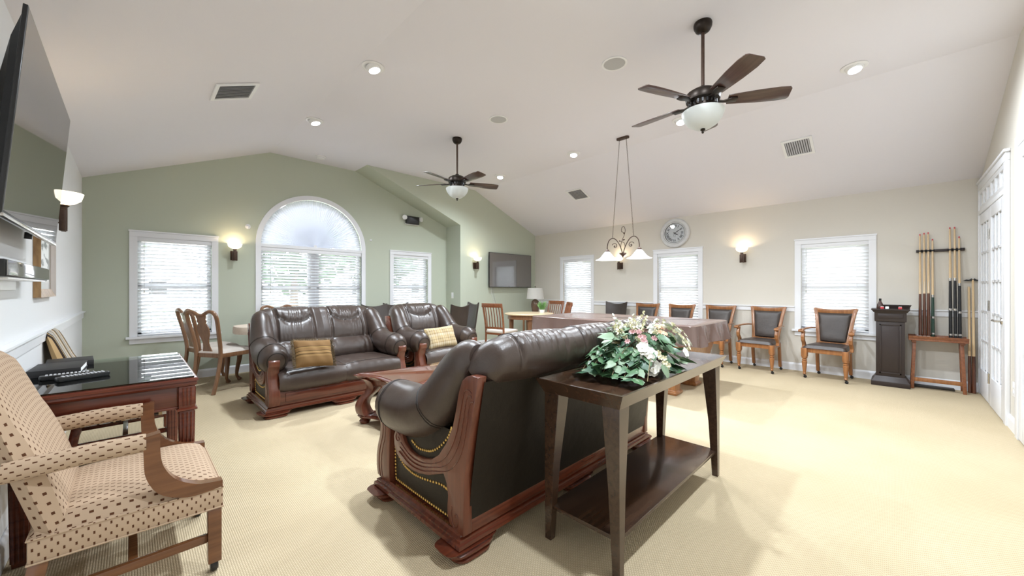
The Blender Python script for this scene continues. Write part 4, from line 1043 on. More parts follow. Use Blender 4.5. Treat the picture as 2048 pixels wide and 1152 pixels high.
t = thing('clothed_table', 'dining table with pale linen cloth behind the loveseat', 'table', (1.75, 5.78, 0))
def ov(hx, hy, z, n=40, wav=0): return [(hx * math.copysign(abs(cos(a)) ** .7, cos(a)) * (1 + wav * sin(a * 18)), hy * math.copysign(abs(sin(a)) ** .7, sin(a)) * (1 + wav * sin(a * 18)), z) for a in [2 * pi * k / n for k in range(n)]]
MB().loft([ov(.84, .39, .69), ov(.84, .39, .715)]).build('table_top', 'mahog', t)
MB().loft([ov(.855, .405, .635, 72, .004), ov(.852, .402, .70, 72, .002), ov(.845, .395, .722, 72), ov(.1, .05, .723, 72)], cap=False).build('tablecloth', 'linen', t)
for s in (-1, 1):
    MB().bx(s * .42 - .05, s * .42 + .05, -.16, .16, .12, .69).build('pedestal', 'mahog', t, bevel=.012)
    b = MB()
    for f in (-1, 1): b.prism([(f * .0, .20), (f * .12, .19), (f * .2, .12), (f * .30, .055), (f * .36, .04), (f * .37, .0), (f * .30, .0), (f * .26, .02), (f * .1, .06), (0, .06)], s * .42 - .045, s * .42 + .045, 'yz')
    b.build('foot', 'mahog', t, bevel=.008)
MB().bx(-.42, .42, -.03, .03, .14, .22).build('stretcher', 'mahog', t, bevel=.005)

# ================================================================ DARK CHAIRS WITH SCOOPED TOPS
def scoop(label, loc, rz):
    t = thing('scooped_back_chair', label, 'chair', loc, rz, 'dark chairs with scooped backs')
    def bk(sg):
        def g(u, v):
            a = 2 * u - 1; top = .90 + .045 * abs(a) ** 2.2; z = .45 + (top - .45) * v; w = .20 + .035 * v; return (a * w, .20 + .10 * v + sg * .014 - .04 * abs(a) ** 2 * v, z)
        return g
    b = MB(); b.grid(bk(-1), 14, 10); b.grid(bk(1), 14, 10)
    n = 15; b.add([bk(-1)(i / 14, 1) for i in range(15)] + [bk(1)(i / 14, 1) for i in range(15)], [(i, i + 1, i + 1 + n, i + n) for i in range(14)])
    for uu in (0, 1): b.add([bk(-1)(uu, i / 10) for i in range(11)] + [bk(1)(uu, i / 10) for i in range(11)], [(i, i + 1, i + 12, i + 11) for i in range(10)])
    b.build('backrest', 'leather2', t)
    MB().box((0, 0, .43), (.44, .44, .08)).build('seat', 'leather2', t, bevel=.02, seg=3)
    for s in (-1, 1):
        for y in (-.19, .19): MB().loft([[(s * .19 + dx * w, y + dy * w, z) for dx, dy in ((-1, -1), (1, -1), (1, 1), (-1, 1))] for z, w in ((0, .014), (.40, .022))]).build('leg', 'darkwood', t, bevel=.002)
    return t
s1 = scoop('dark scooped back chair just left of the leather armchair, mostly hidden', (2.88, 5.80, 0), R(8))
dup(s1, (3.36, 6.1, 0), R(-6), 'dark scooped back chair in front of the window beside the bay corner')
dup(s1, (3.74, 5.25, 0), R(195), 'dark scooped back chair directly behind the leather armchair, back to camera')
dup(s1, (4.26, 5.60, 0), R(-105), 'dark scooped back chair beside the bay corner, seen edge on')
dup(s1, (6.50, 3.86, 0), R(-92), 'dark scooped back chair at the right wall behind the flowers')

# ================================================================ SMALL DINING SET IN THE CORNER, LAMP
t = thing('pale_top_table', 'round pale topped wooden dining table in the far corner', 'table', (5.25, 4.80, 0))
MB().lathe([(0, .715), (.44, .715), (.455, .722), (.458, .735), (.45, .742), (0, .742)], seg=40).build('table_top', 'tabletop', t)
MB().lathe([(.38, .64), (.40, .64), (.40, .714), (.38, .714)], seg=32, caps=False).build('apron', 'walnut', t)
for k in range(4):
    a = R(45 + 90 * k); MB().loft([[(.33 * cos(a) + dx * w, .33 * sin(a) + dy * w, z) for dx, dy in ((-1, -1), (1, -1), (1, 1), (-1, 1))] for z, w in ((0, .022), (.70, .034))]).build('leg', 'walnut', t, bevel=.004)
def slatchair(label, loc, rz):
    t = thing('slat_back_chair', label, 'chair', loc, rz, 'slat back chairs at the pale topped table')
    for s in (-1, 1):
        MB().tube(crom([(s * .19, .23, 0), (s * .19, .20, .43), (s * .195, .23, .7), (s * .20, .28, .93)], 12), .019, 4, flat=1.2).build('back_post', 'redoak', t)
        MB().box((s * .19, -.19, .21), (.04, .04, .42)).build('leg', 'redoak', t, bevel=.004)
    MB().loft([[(-.215, .268, z), (0, .285, z), (.215, .268, z), (.215, .295, z), (0, .312, z), (-.215, .295, z)] for z in (.875, .945)]).build('top_rail', 'redoak', t, bevel=.004)
    MB().box((0, .215, .52), (.37, .02, .035)).build('lower_rail', 'redoak', t, bevel=.003)
    for k in range(6):
        x = -.145 + .058 * k; MB().tube([(x, .217, .53), (x, .24, .72), (x, .278, .88)], .0125, 4, flat=.5).build('slat', 'redoak', t)
    MB().box((0, 0, .42), (.41, .40, .04)).build('seat_rail', 'redoak', t, bevel=.005)
    MB().box((0, 0, .455), (.42, .42, .05)).build('seat_cushion', 'creamseat', t, bevel=.02, seg=3)
    return t
c1 = slatchair('slat back chair left of the pale topped table', (4.62, 4.88, 0), R(100))
dup(c1, (5.60, 4.47, 0), R(-132), 'slat back chair on the near right of the pale topped table')
dup(c1, (5.98, 4.98, 0), R(-95), 'slat back chair farther behind the table, nearest the window')
t = thing('corner_stand', 'small wooden stand in the corner carrying the table lamp', 'table', (6.35, 5.62, 0))
MB().box((0, 0, .62), (.42, .42, .03)).build('stand_top', 'walnut', t, bevel=.004)
for sx in (-1, 1):
    for sy in (-1, 1): MB().box((sx * .18, sy * .18, .305), (.035, .035, .61)).build('leg', 'walnut', t, bevel=.003)
t = thing('table_lamp', 'table lamp with white drum shade and brown carved base in the corner', 'lamp', (6.35, 5.62, .636))
MB().lathe([(0, 0), (.07, 0), (.072, .012), (.06, .02), (.075, .08), (.09, .16), (.092, .22), (.08, .28), (.05, .315), (.02, .33), (.012, .335), (.012, .40), (0, .40)], seg=20).build('lamp_base', 'ceramic', t)
b = MB(); pr = [(.195, .335), (.165, .575), (.163, .575), (.193, .335)]
b.lathe([(.195, .335), (.165, .575)], seg=32, caps=False); b.build('lamp_shade', 'lampshade', t)
MB().lathe([(0, .57), (.004, .57), (.004, .60), (.009, .607), (.006, .618), (0, .62)], seg=8).build('finial', 'bronze', t)
t = thing('potted_grass', 'small green grass plant in a white pot on the pale table', 'plant', (5.53, 4.72, .7425))
MB().lathe([(0, 0), (.045, 0), (.056, .055), (.05, .056), (.048, .045), (0, .045)], seg=18).build('pot', 'whiteplastic', t)
b = MB(); rg = random.Random(3)
for k in range(170):
    a = rg.uniform(0, 2 * pi); r = rg.uniform(0, .04); l = rg.uniform(.09, .19); o_ = rg.uniform(.01, .075); x, y = r * cos(a), r * sin(a); w = .0035
    b.add([(x - w * sin(a), y + w * cos(a), .045), (x + w * sin(a), y - w * cos(a), .045), (x + o_ * .5 * cos(a), y + o_ * .5 * sin(a), .045 + l * .7), (x + o_ * cos(a), y + o_ * sin(a), .045 + l)], [(0, 1, 2), (0, 2, 3)])
M['grassblade'] = mat('grass_blade', (.20, .38, .13), .5)
o = b.build('grass_blades', 'grassblade', t, smooth=False, weld=False); o['kind'] = 'stuff'

# ================================================================ POOL TABLE UNDER ITS COVER
t = thing('pool_table', 'pool table with wooden base under the brown vinyl cover', 'table', (4.66, 2.57, 0))
MB().bx(-.55, .55, -1.10, 1.10, .66, .795).build('table_bed', 'redoak', t, bevel=.01)
b = MB(); b.loft([rr(.40, .95, .36), rr(.42, .97, .40), rr(.47, 1.02, .62), rr(.50, 1.05, .66)]); b.build('cabinet', 'oak', t, bevel=.004)
for sx in (-1, 1):
    for sy in (-1, 1): MB().loft([[(sx * .30 + dx * w, sy * .78 + dy * w, z) for dx, dy in ((-1, -1), (1, -1), (1, 1), (-1, 1))] for z, w in ((0, .09), (.03, .10), (.05, .075), (.3, .085), (.34, .11), (.38, .11))]).build('leg', 'oak', t, bevel=.006)
def rrect(hx, hy, r, n=6):
    P_ = []
    for cx, cy, a0 in ((hx - r, -hy + r, -90), (hx - r, hy - r, 0), (-hx + r, hy - r, 90), (-hx + r, -hy + r, 180)):
        for k in range(n + 1): a = R(a0 + 90 * k / n); P_.append((cx + r * cos(a), cy + r * sin(a)))
    return P_
def resample(P_, n):
    P_ = [Vector(p) for p in P_] + [Vector(P_[0])]; L_ = [0]
    for a, c in zip(P_, P_[1:]): L_.append(L_[-1] + (c - a).length)
    out = []
    for i in range(n):
        d = L_[-1] * i / n; k = max(j for j in range(len(L_)) if L_[j] <= d); k = min(k, len(P_) - 2); out.append(P_[k].lerp(P_[k + 1], (d - L_[k]) / max(L_[k + 1] - L_[k], 1e-9)))
    return out
NC = 260; edge = resample(rrect(.575, 1.125, .05), NC); rings = []
for z, o, amp in ((.590, .030, .020), (.64, .024, .016), (.70, .014, .010), (.76, .006, .004), (.797, .002, .001), (.806, -.012, 0), (.809, -.05, 0), (.812, -.10, 0), (.806, -.13, 0), (.803, -.18, 0)):
    ring = []
    for i, p in enumerate(edge):
        n_ = Vector((p.x / .575, p.y / 1.125)); n_ = Vector((math.copysign(abs(n_.x) ** 12, n_.x), math.copysign(abs(n_.y) ** 12, n_.y))); n_.normalize()
        w = amp * (sin(i * .42) + .6 * sin(i * .23 + 1) + .4 * sin(i * .81)); zz = z + (.012 * sin(i * .19) + .008 * sin(i * .47) if z < .6 else 0)
        ring.append((p.x + n_.x * (o + w), p.y + n_.y * (o + w), zz))
    rings.append(ring)
b = MB(); b.loft(rings, cap=False); m_ = len(b.v); b.add(rings[-1], [tuple(range(NC))])
o = b.build('pool_table_cover', 'cover', None, (4.66, 2.57, 0)); tag(o, 'brown glossy vinyl cover draped over the pool table', 'cover')

# ================================================================ WOODEN GAME CHAIRS
def gamechair(label, loc, rz):
    t = thing('game_chair', label, 'chair', loc, rz, 'oak game chairs along the beige wall'); t.scale = (.95, .95, .97)
    # local front -y
    def pbk(x, z, off): return (x, .20 + (z - .42) * .22 + off - .02 * (1 - (x / .26) ** 2), z)
    hwz = lambda z: .158 + (z - .42) * .115
    for s in (-1, 1):
        b = MB(); rings = []
        for k in range(13):
            z = .40 + .55 * k / 12; x = s * (hwz(z) + (.012 * ((z - .8) / .15) ** 2 if z > .8 else 0)); c = pbk(x, z, 0)
            rings.append([(c[0] + dx, c[1] + dy, c[2]) for dx, dy in ((-.022, -.016), (.022, -.016), (.022, .016), (-.022, .016))])
        b.loft(rings).build('back_post', 'oak', t, bevel=.003)
        rings = [[(s * .185 + dx, y + dy, z) for dx, dy in ((-.019, -.022), (.019, -.022), (.019, .022), (-.019, .022))] for z, y in ((.045, .255), (.2, .225), (.42, .20))]
        MB().loft(rings).build('leg', 'oak', t, bevel=.003)
        MB().lathe([(0, .045), (.018, .05), (.022, .062), (.016, .07), (.02, .09), (.03, .20), (.032, .225), (.022, .235), (.03, .243), (.03, .252), (.02, .262), (.034, .275), (.036, .30)], (s * .225, -.205, 0), 14).build('leg', 'oak', t)
        MB().box((s * .225, -.205, .355), (.068, .068, .12)).build('leg_block', 'oak', t, bevel=.004)
        for x, y in ((s * .225, -.205), (s * .185, .255)):
            b = MB(); caster(b, x, y, .042, .019); b.build('caster', 'black', t)
        # arm: scrolled support, arm rail with rolled end
        pa = [(-.12, .40), (-.07, .40), (-.055, .44), (-.075, .48), (-.115, .52), (-.125, .56), (-.11, .60), (-.10, .645), (-.14, .645), (-.155, .60), (-.168, .555), (-.155, .505), (-.12, .47), (-.11, .44)]
        MB().prism(pa, s * .262 - .02, s * .262 + .02, 'yz').build('arm_support', 'oak', t, bevel=.005)
        b = MB(); cs = crom([(s * .225, .24, .665), (s * .235, .12, .672), (s * .262, .0, .668), (s * .272, -.10, .660), (s * .275, -.175, .652)], 16); b.tube(cs, [.018] * 6 + [.021] * 4 + [.025] * 4 + [.029, .028], 10, flat=.62)
        b.lathe([(0, -.03), (.018, -.03), (.02, 0), (.018, .03), (0, .03)], (s * .275, -.175, .642), 12, Matrix.Rotation(R(90), 4, 'Y')); b.build('arm_rest', 'oak', t)
    b = MB(); rings = []
    for k in range(15):
        a = -1 + 2 * k / 14; x = a * .238; zt = .935 + .022 * a * a; c = pbk(x, zt, 0)
        rings.append([(c[0], c[1] - .018, zt - .062), (c[0], c[1] - .018, zt), (c[0], c[1] + .018, zt), (c[0], c[1] + .018, zt - .062)])
    b.loft(rings).build('top_rail', 'oak', t, bevel=.003)
    rings = []
    MB().bx(-.19, .19, .185, .215, .44, .49).build('lower_rail', 'oak', t, bevel=.003)
    def pad(sg):
        def g(u, v):
            a = 2 * u - 1; z = .48 + .405 * v; k = max(0, (1 - abs(a) ** 8) * (1 - abs(2 * v - 1) ** 8)) ** .5; return pbk(a * (hwz(z) - .018), z, -.010 - .03 * k if sg < 0 else .010)
        return g
    b = MB(); b.grid(pad(-1), 20, 20); b.grid(pad(1), 8, 8); b.build('back_pad', 'leather2', t, weld=False)
    MB().loft([[(-.235, -.22, z), (.235, -.22, z), (.20, .22, z), (-.20, .22, z)] for z in (.355, .42)]).build('seat_rail', 'oak', t, bevel=.004)
    def seat(u, v):
        a = 2 * u - 1; k = max(0, (1 - abs(a) ** 6) * (1 - abs(2 * v - 1) ** 6)) ** .5; return (a * (.245 - .035 * v), -.24 + .44 * v, .418 + .058 * k)
    MB().grid(seat, 20, 20).build('seat_cushion', 'leather2', t)
    return t
g1 = gamechair('oak game chair in front of the rightmost window, nearest the dark pedestal', (6.56, .60, 0), R(-98))
dup(g1, (6.56, 1.38, 0), R(-98), 'oak game chair second from the dark pedestal, left of the rightmost window')
dup(g1, (6.56, 2.03, 0), R(-96), 'oak game chair at the end of the covered pool table')
dup(g1, (6.56, 2.65, 0), R(-95), 'oak game chair in front of the window below the clock')
dup(g1, (6.56, 3.27, 0), R(-94), 'oak game chair farthest along the wall, behind the flowers')
# ================================================================ PEDESTAL, CUES
t = thing('dark_pedestal', 'tall dark brown panelled pedestal between game chair and cue rack', 'pedestal', (6.67, .022, 0), R(-90)); t.scale = (.92, .92, 1)
# local: front -y, width x
b = MB()
b.loft([rr(.185, .16, 0), rr(.185, .16, .055), rr(.17, .147, .075), rr(.155, .132, .10), rr(.145, .122, .12)]); b.build('plinth', 'darkwood', t, bevel=.003)
MB().loft([rr(.138, .115, .115), rr(.138, .115, .80)]).build('body', 'darkwood', t, bevel=.003)
b = MB()
for x0, x1, z0, z1 in ((-.105, -.088, .15, .76), (.088, .105, .15, .76), (-.105, .105, .15, .167), (-.105, .105, .743, .76)): b.bx(x0, x1, -.121, -.113, z0, z1)
b.build('panel_moulding', 'darkwood', t, bevel=.002)
MB().bx(-.08, .08, -.120, -.112, .178, .732).build('panel', 'darkwood', t, bevel=.006)
MB().loft([rr(.15, .127, .79), rr(.152, .13, .815), rr(.152, .13, .90), rr(.16, .138, .905)]).build('cap_frieze', 'darkwood', t, bevel=.003)
MB().bx(-.12, .12, -.137, -.128, .83, .885).build('drawer_front', 'darkwood', t, bevel=.003)
MB().loft([rr(.160, .138, .902), rr(.175, .152, .925), rr(.183, .16, .93), rr(.183, .16, .945)]).build('top', 'darkwood', t, smooth=False)
t = thing('powder_bottle', 'small brown conical bottle on the dark pedestal', 'bottle', (6.64, .112, .9455))
MB().lathe([(0, 0), (.033, 0), (.035, .01), (.03, .05), (.014, .085), (.011, .10)], seg=18).build('body', 'bottle', t); MB().lathe([(.012, .098), (.013, .10), (.012, .125), (0, .126)], seg=14).build('cap', 'black', t)
t = thing('ball_rack_tray', 'dark wooden tray lying on the dark pedestal', 'tray', (6.72, -.033, .9455), R(-90))
MB().bx(-.11, .11, -.06, .06, 0, .008).build('tray_base', 'darkwood', t); b = MB()
for a in (-1, 1):
    b.box((a * .115, 0, .026), (.008, .13, .05), ry=R(a * 22)); b.box((0, a * .062, .024), (.23, .008, .046), rx=R(-a * 18))
b.build('tray_rim', 'darkwood', t)
for (y, m_, lb) in ((.092, 'red', 'red chalk cube beside the bottle on the pedestal'), (.049, 'paper', 'white chalk cube in the middle of the pedestal top'), (-.063, 'red', 'red chalk cube near the right edge of the pedestal')):
    t = thing('chalk_cube', lb, 'chalk', (6.555, y, .9455), 0, 'chalk cubes on the pedestal')
    MB().bx(-.014, .014, -.016, .016, 0, .026).build('wrapper', m_, t, bevel=.002); MB().bx(-.012, .012, -.014, .014, .0255, .03).build('chalk', 'paper', t)
# cue bench
t = thing('cue_bench', 'narrow red oak bench holding the pool cues', 'bench', (6.735, -.37, 0), R(-90))
MB().bx(-.235, .235, -.115, .115, .575, .595).build('bench_top', 'redoak', t, bevel=.003)
b = MB()
b.box((0, -.112, .608), (.47, .014, .05), rx=R(20)); b.box((0, .112, .608), (.47, .014, .05), rx=R(-20)); b.build('side_lip', 'redoak', t, bevel=.002)
MB().bx(-.225, .03, -.10, -.06, .595, .622).build('tray_insert', 'oak', t, bevel=.003)
for sx in (-1, 1):
    for sy in (-1, 1):
        b = MB(); b.loft([[(sx * x0 + dx, sy * y0 + dy, z) for dx, dy in ((-.015, -.011), (.015, -.011), (.015, .011), (-.015, .011))] for z, x0, y0 in ((0, .205, .10), (.575, .185, .055))]); b.build('leg', 'redoak', t, bevel=.002)
    MB().bx(sx * .19 - .02, sx * .19 + .02, -.09, .09, .55, .574).build('cleat', 'redoak', t, bevel=.002)
MB().bx(-.195, .195, -.099, -.081, .09, .135).build('stretcher', 'oak', t, bevel=.002)
t = thing('cue_wall_bar', 'dark wooden cue holder bar fixed to the beige wall', 'rack', (XR - .03, -.36, 1.655), R(-90))
MB().bx(-.155, .235, 0, .028, -.016, .016).build('bar', 'darkwood', t, bevel=.003)
b = MB(); YS = [.124, .080, .042, .008, -.186, -.228, -.272]
CU = [(-.124, 'W'), (-.089, 'W'), (-.055, 'W'), (-.020, 'G'), (.119, 'K'), (.156, 'K'), (.190, 'K')]
for x, _ in CU: b.lathe([(.013, -.008), (.018, -.008), (.018, .008), (.013, .008), (.013, -.008)], (x, -.016, 0), 12)
b.build('clips', 'black', t)
names = ['leftmost', 'second', 'third', 'fourth', 'fifth', 'sixth', 'rightmost']
desc = {'W': 'wooden butt', 'G': 'green and black butt', 'K': 'black butt'}
for i, (x, kd) in enumerate(CU):
    top = [1.87, 1.88, 1.885, 1.80, 1.925, 1.925, 1.81][i]; z0 = .5965; L_ = top - z0; yw = -.36 - x; xb = 6.775; xt = XR - .03 - .016 + .004
    t = thing('pool_cue', '%s pool cue in the wall rack, with %s' % (names[i], desc[kd]), 'cue', (xb, yw, z0), 0, 'pool cues standing on the bench')
    lean = math.atan2(6.854 - xb, 1.655 - z0); t.rotation_euler = (0, lean, 0)
    jb = L_ * (.40 if kd == 'W' else .42 if kd == 'G' else .53) if kd != 'W' else L_ * .42
    rb = .0155; rj = .0115; rt = .0065
    m_ = {'W': 'cuebutt', 'G': 'green_wrap', 'K': 'black'}[kd]
    MB().lathe([(0, 0), (rb * .95, .002), (rb, .01), (rb * .93, jb * .5), (rj, jb)], seg=12).build('butt', m_, t)
    MB().lathe([(rj, jb), (rj * .95, jb + .02), (rt * 1.15, L_ - .03), (rt, L_ - .02)], seg=12).build('shaft', 'maple', t)
    if kd == 'W':
        b = MB()
        for k in range(4): a = k * pi / 2; b.add([(rj * 1.0 * cos(a + d), rj * 1.0 * sin(a + d), jb) for d in (-.5, .5)] + [(rt * 1.6 * cos(a), rt * 1.6 * sin(a), jb + .16)], [(0, 1, 2)])
        b.lathe([(rb * 1.01, .004), (rb * 1.02, .02), (rb, .028)], seg=12); b.build('inlay', 'petal', t)
    else:
        b = MB(); b.lathe([(rj * 1.03, jb - .012), (rj * 1.06, jb), (rj * 1.0, jb + .02)], seg=12); b.lathe([(rb * 1.02, .05), (rb * 1.03, .06), (rb * 1.02, .07)], seg=12)
        b.lathe([(rb * .985, jb * .5 - .012), (rb * 1.0, jb * .5), (rb * .975, jb * .5 + .012)], seg=12); b.build('joint_ring', 'chrome', t)
    MB().lathe([(rt, L_ - .02), (rt, L_ - .006), (rt * .8, L_), (0, L_ + .002)], seg=10).build('tip', 'red', t)
def bridge(loc, tiltx, top, label, head):
    t = thing('bridge_stick', label, 'cue', loc, 0, 'bridge sticks by the door'); t.rotation_euler = (0, R(4.2), 0)
    MB().lathe([(0, 0), (.016, .002), (.016, .05), (.013, .42)], seg=12).build('butt', 'cuebutt', t); MB().lathe([(.013, .42), (.009, top)], seg=12).build('shaft', 'maple', t)
    if head:
        b = MB(); b.prism([(-.075, -.012), (-.05, .004), (-.03, 0), (-.012, .016), (0, .006), (.012, .016), (.03, 0), (.05, .004), (.075, -.012), (.04, -.014), (0, -.012), (-.04, -.014)], -.006, .006, 'yz'); b.v = [(x, y, z + top) for x, y, z in b.v]; b.build('bridge_head', 'black', t)
bridge((6.78, -.655, 0), 0, 1.30, 'bridge stick with dark notched head leaning beside the door', True)
bridge((6.79, -.625, 0), 0, 1.22, 'plain stick leaning just behind the bridge stick', False)
o = MB().box((0, 0, .012), (.10, .42, .024)).build('floor_strip', 'carpetdark', None, (6.80, -.30, 0), bevel=.003); tag(o, 'flat black strip lying on the carpet under the cue bench', 'box')

# ================================================================ SCREENS, SOUNDBAR, PICTURE
t = thing('wall_television', 'large flat television tilted down from the left white wall', 'television', (-.275, 2.67, 1.79), 0)
t.rotation_euler = (0, R(4.4), 0)
MB().bx(-.008, .004, -.62, .62, -.355, .355).build('bezel', 'black', t, bevel=.002)
MB().bx(.0042, .0052, -.612, .612, -.342, .348).build('screen', 'screen', t, smooth=False)
b = MB(); b.loft([[(-.008, -.60, -.34), (-.008, .60, -.34), (-.008, .60, .34), (-.008, -.60, .34)], [(-.03, -.58, -.32), (-.03, .58, -.32), (-.03, .58, .25), (-.03, -.58, .25)], [(-.06, -.5, -.28), (-.06, .5, -.28), (-.06, .5, .1), (-.06, -.5, .1)]]); b.build('housing', 'black', t, smooth=False)
MB().bx(-.010, .008, -.62, .62, -.362, -.350).build('lower_trim', 'chrome', t, bevel=.002)
b = MB(); b.bx(-.118, -.108, -.2, .2, -.15, .15); b.bx(-.115, -.05, -.16, -.12, -.18, .12); b.bx(-.115, -.05, .12, .16, -.18, .12); b.build('wall_bracket', 'black', t, bevel=.003)
MB().lathe([(0, 0), (.012, 0), (.012, .03), (0, .03)], (-.03, .12, -.375), 10).build('sensor_knob', 'black', t)
t = thing('soundbar', 'grey soundbar on a small bracket below the left wall television', 'soundbar', (-.345, 2.68, 1.235))
MB().bx(-.035, .035, -.48, .48, .0, .062).build('body', 'black', t, bevel=.006); MB().bx(.0352, .0385, -.478, .478, .004, .058).build('grille', 'screen2', t, bevel=.001)
b = MB(); b.bx(-.052, .03, -.42, .42, -.008, -.0005); b.bx(-.053, -.047, -.3, .3, -.05, -.0005); b.build('shelf_bracket', 'whiteplastic', t, bevel=.001)
t = thing('picture_frame', 'picture in a gold and brown frame on the left white wall', 'picture', (XL + .001, 3.80, 1.40))
w, h = .31, .26
for nm, a, c in (('y', 1, 0), ('y', -1, 0), ('z', 0, 1), ('z', 0, -1)):
    b = MB()
    if nm == 'y': b.loft([[(0, a * w, z * 1), (.03, a * w, z), (.022, a * (w - .02), z * (1 - .02 / h)), (.012, a * (w - .05), z * (1 - .05 / h)), (0, a * (w - .05), z * (1 - .05 / h))] for z in (-h, h)])
    else: b.loft([[(0, y, c * h), (.03, y, c * h), (.022, y * (1 - .02 / w), c * (h - .02)), (.012, y * (1 - .05 / w), c * (h - .05)), (0, y * (1 - .05 / w), c * (h - .05))] for y in (-w, w)])
    b.build('frame_rail', 'gold' if a != 1 else 'silver', t, smooth=False)
MB().bx(.001, .006, -w + .045, w - .045, -h + .045, h - .045).build('mat_board', 'mat_board', t, smooth=False)
MB().bx(.006, .0075, -w + .11, w - .11, -h + .10, h - .10).build('print', 'print', t, smooth=False)
t = thing('corner_television', 'flat television hung on the green wall by the corner', 'television', (6.02, YT - .06, 1.60))
MB().bx(-.66, .66, -.012, .012, -.375, .375).build('bezel', 'black', t, bevel=.003)
MB().bx(-.652, .652, -.0135, -.0122, -.362, .368).build('screen', 'screen2', t, smooth=False)
MB().bx(-.45, .45, .012, .04, -.28, .2).build('housing', 'black', t, bevel=.01)
MB().bx(-.2, .2, .04, .058, -.15, .15).build('wall_bracket', 'black', t, bevel=.002)
o = MB().tube(crom([(5.45, YT - .03, 1.24), (5.47, YT - .008, 1.12), (5.52, YT - .006, .98), (5.60, YT - .006, .80), (5.66, YT - .006, .60), (5.66, YT - .012, .42)], 24), .004, 6).build('television_cable', 'whiteplastic'); tag(o, 'thin cable hanging from the corner television down the green wall', 'cable')
o = MB().tube(crom([(5.50, YT - .03, 1.24), (5.53, YT - .008, 1.10), (5.585, YT - .006, .95), (5.64, YT - .006, .78), (5.70, YT - .006, .60), (5.70, YT - .012, .42)], 24), .003, 6).build('television_cable', 'grille'); tag(o, 'second cable just right of the first under the corner television', 'cable')

# ================================================================ SCONCES
def sconce(label, loc, rz):
    """local: wall at y=0, projects to -y; z=0 at the mount"""
    t = thing('wall_sconce', label, 'sconce', loc, rz, 'bronze wall sconces with lit glass bowls')
    MB().box((0, -.012, -.02), (.075, .022, .13)).build('back_plate', 'bronze2', t, bevel=.004)
    b = MB()
    for z in (.015, -.045): b.tube([(0, -.02, z), (0, -.095, z)], .005, 6)
    b.build('bracket', 'bronze2', t)
    b = MB(); b.box((0, -.105, -.02), (.034, .034, .145))
    for x in (-.022, .022): b.box((x, -.105, -.03), (.014, .022, .13))
    b.build('stem', 'bronze2', t, bevel=.002)
    MB().lathe([(0, .052), (.018, .052), (.026, .06), (.026, .066), (0, .068)], (0, -.105, 0), 14).build('cup', 'bronze2', t)
    MB().lathe([(.02, .068), (.05, .078), (.075, .10), (.084, .13), (.086, .142), (.082, .142), (.072, .105), (.048, .084), (.02, .074)], (0, -.105, 0), 24).build('glass_bowl', 'sconceglass', t)
    light('POINT', 'sconce_bulb', t, (0, -.105, .118), SCONCE_W, (1, .82, .58), .02)
    return t
sconce('lit sconce on the left white wall beside the television', (XL, 3.60, 1.64), R(90))
sconce('lit sconce on the green wall between left and arched windows', (1.02, YB, 1.68), 0)
sconce('lit sconce on the green wall left of the corner television', (5.01, YT, 1.69), 0)
sconce('lit sconce on the beige wall right of the clock', (XR, 1.68, 1.70), R(-90))
sconce('lit sconce on the beige wall behind the pendant lamp', (XR, 3.82, 1.67), R(-90))

# ================================================================ CEILING FITTINGS
def can(label, x, y, tx, ty):
    t = thing('recessed_light', label, 'light', (x, y, ZC), 0, 'recessed eyeball lights in the flat ceiling')
    MB().lathe([(.062, -.001), (.098, -.001), (.10, -.006), (.09, -.011), (.07, -.010), (.062, -.004)], seg=32).build('trim_ring', 'whiteplastic', t)
    m = Matrix.Rotation(tx, 4, 'X') @ Matrix.Rotation(ty, 4, 'Y')
    MB().lathe([(.068, -.001), (.066, -.018), (.058, -.034), (.050, -.040), (.046, -.030), (0, -.028)], (0, 0, 0), 28, m).build('eyeball', 'whiteplastic', t)
    MB().lathe([(.045, -.031), (.03, -.037), (0, -.039)], (0, 0, 0), 20, m).build('lens', 'lamplens', t)
    light('SPOT', 'downlight', t, m @ Vector((0, 0, -.06)), CAN_W * 4, (.84, .92, 1.0), .06, m.to_euler(), R(165), 1.0)
can('recessed light over the left corner by the television, above the desk chair', 1.57, .25, R(10), R(-10))
can('recessed light over the near sofa arm, high above the frame', 1.57, 1.81, R(-10), R(-14))
can('recessed light nearest the camera, above the loveseat side', 1.57, 3.37, R(-10), R(-14))
can('recessed light near the green wall, left side, by the vent', 1.57, 4.95, R(-10), R(-14))
can('recessed light at the upper right, right of the near fan', 4.69, .25, R(-8), R(12))
can('recessed light seen beside the near fan glass bowl', 4.69, 1.81, R(-8), R(12))
can('recessed light just left of the pendant chains', 4.70, 3.39, R(-8), R(12))
can('farthest recessed light, right of the far fan', 4.70, 5.0, R(-8), R(12))
for nm, x, y, lb in ((1, 3.09, 1.78, 'round ceiling speaker left of the near fan'), (2, 3.12, 3.35, 'round ceiling speaker above the far fan')):
    t = thing('ceiling_speaker', lb, 'speaker', (x, y, ZC), 0, 'round white ceiling speakers')
    MB().lathe([(.094, -.001), (.112, -.001), (.113, -.006), (.104, -.010), (.094, -.007)], seg=36).build('trim_ring', 'whiteplastic', t)
    MB().lathe([(.095, -.002), (.094, -.006), (.05, -.007), (0, -.007)], seg=36).build('grille', mat('speaker_mesh', (.52, .52, .52), .7, bump=.6, bscale=900), t)
t = thing('smoke_detector', 'small white smoke detector on the ceiling near the green gable', 'detector', (2.06, 6.22, ZC))
MB().lathe([(0, 0), (.07, 0), (.072, -.012), (.058, -.02), (.055, -.034), (.03, -.04), (0, -.041)], seg=24).build('body', 'whiteplastic', t); MB().lathe([(.056, -.02), (.0575, -.024), (.056, -.029)], seg=24).build('slot_band', 'grille', t)
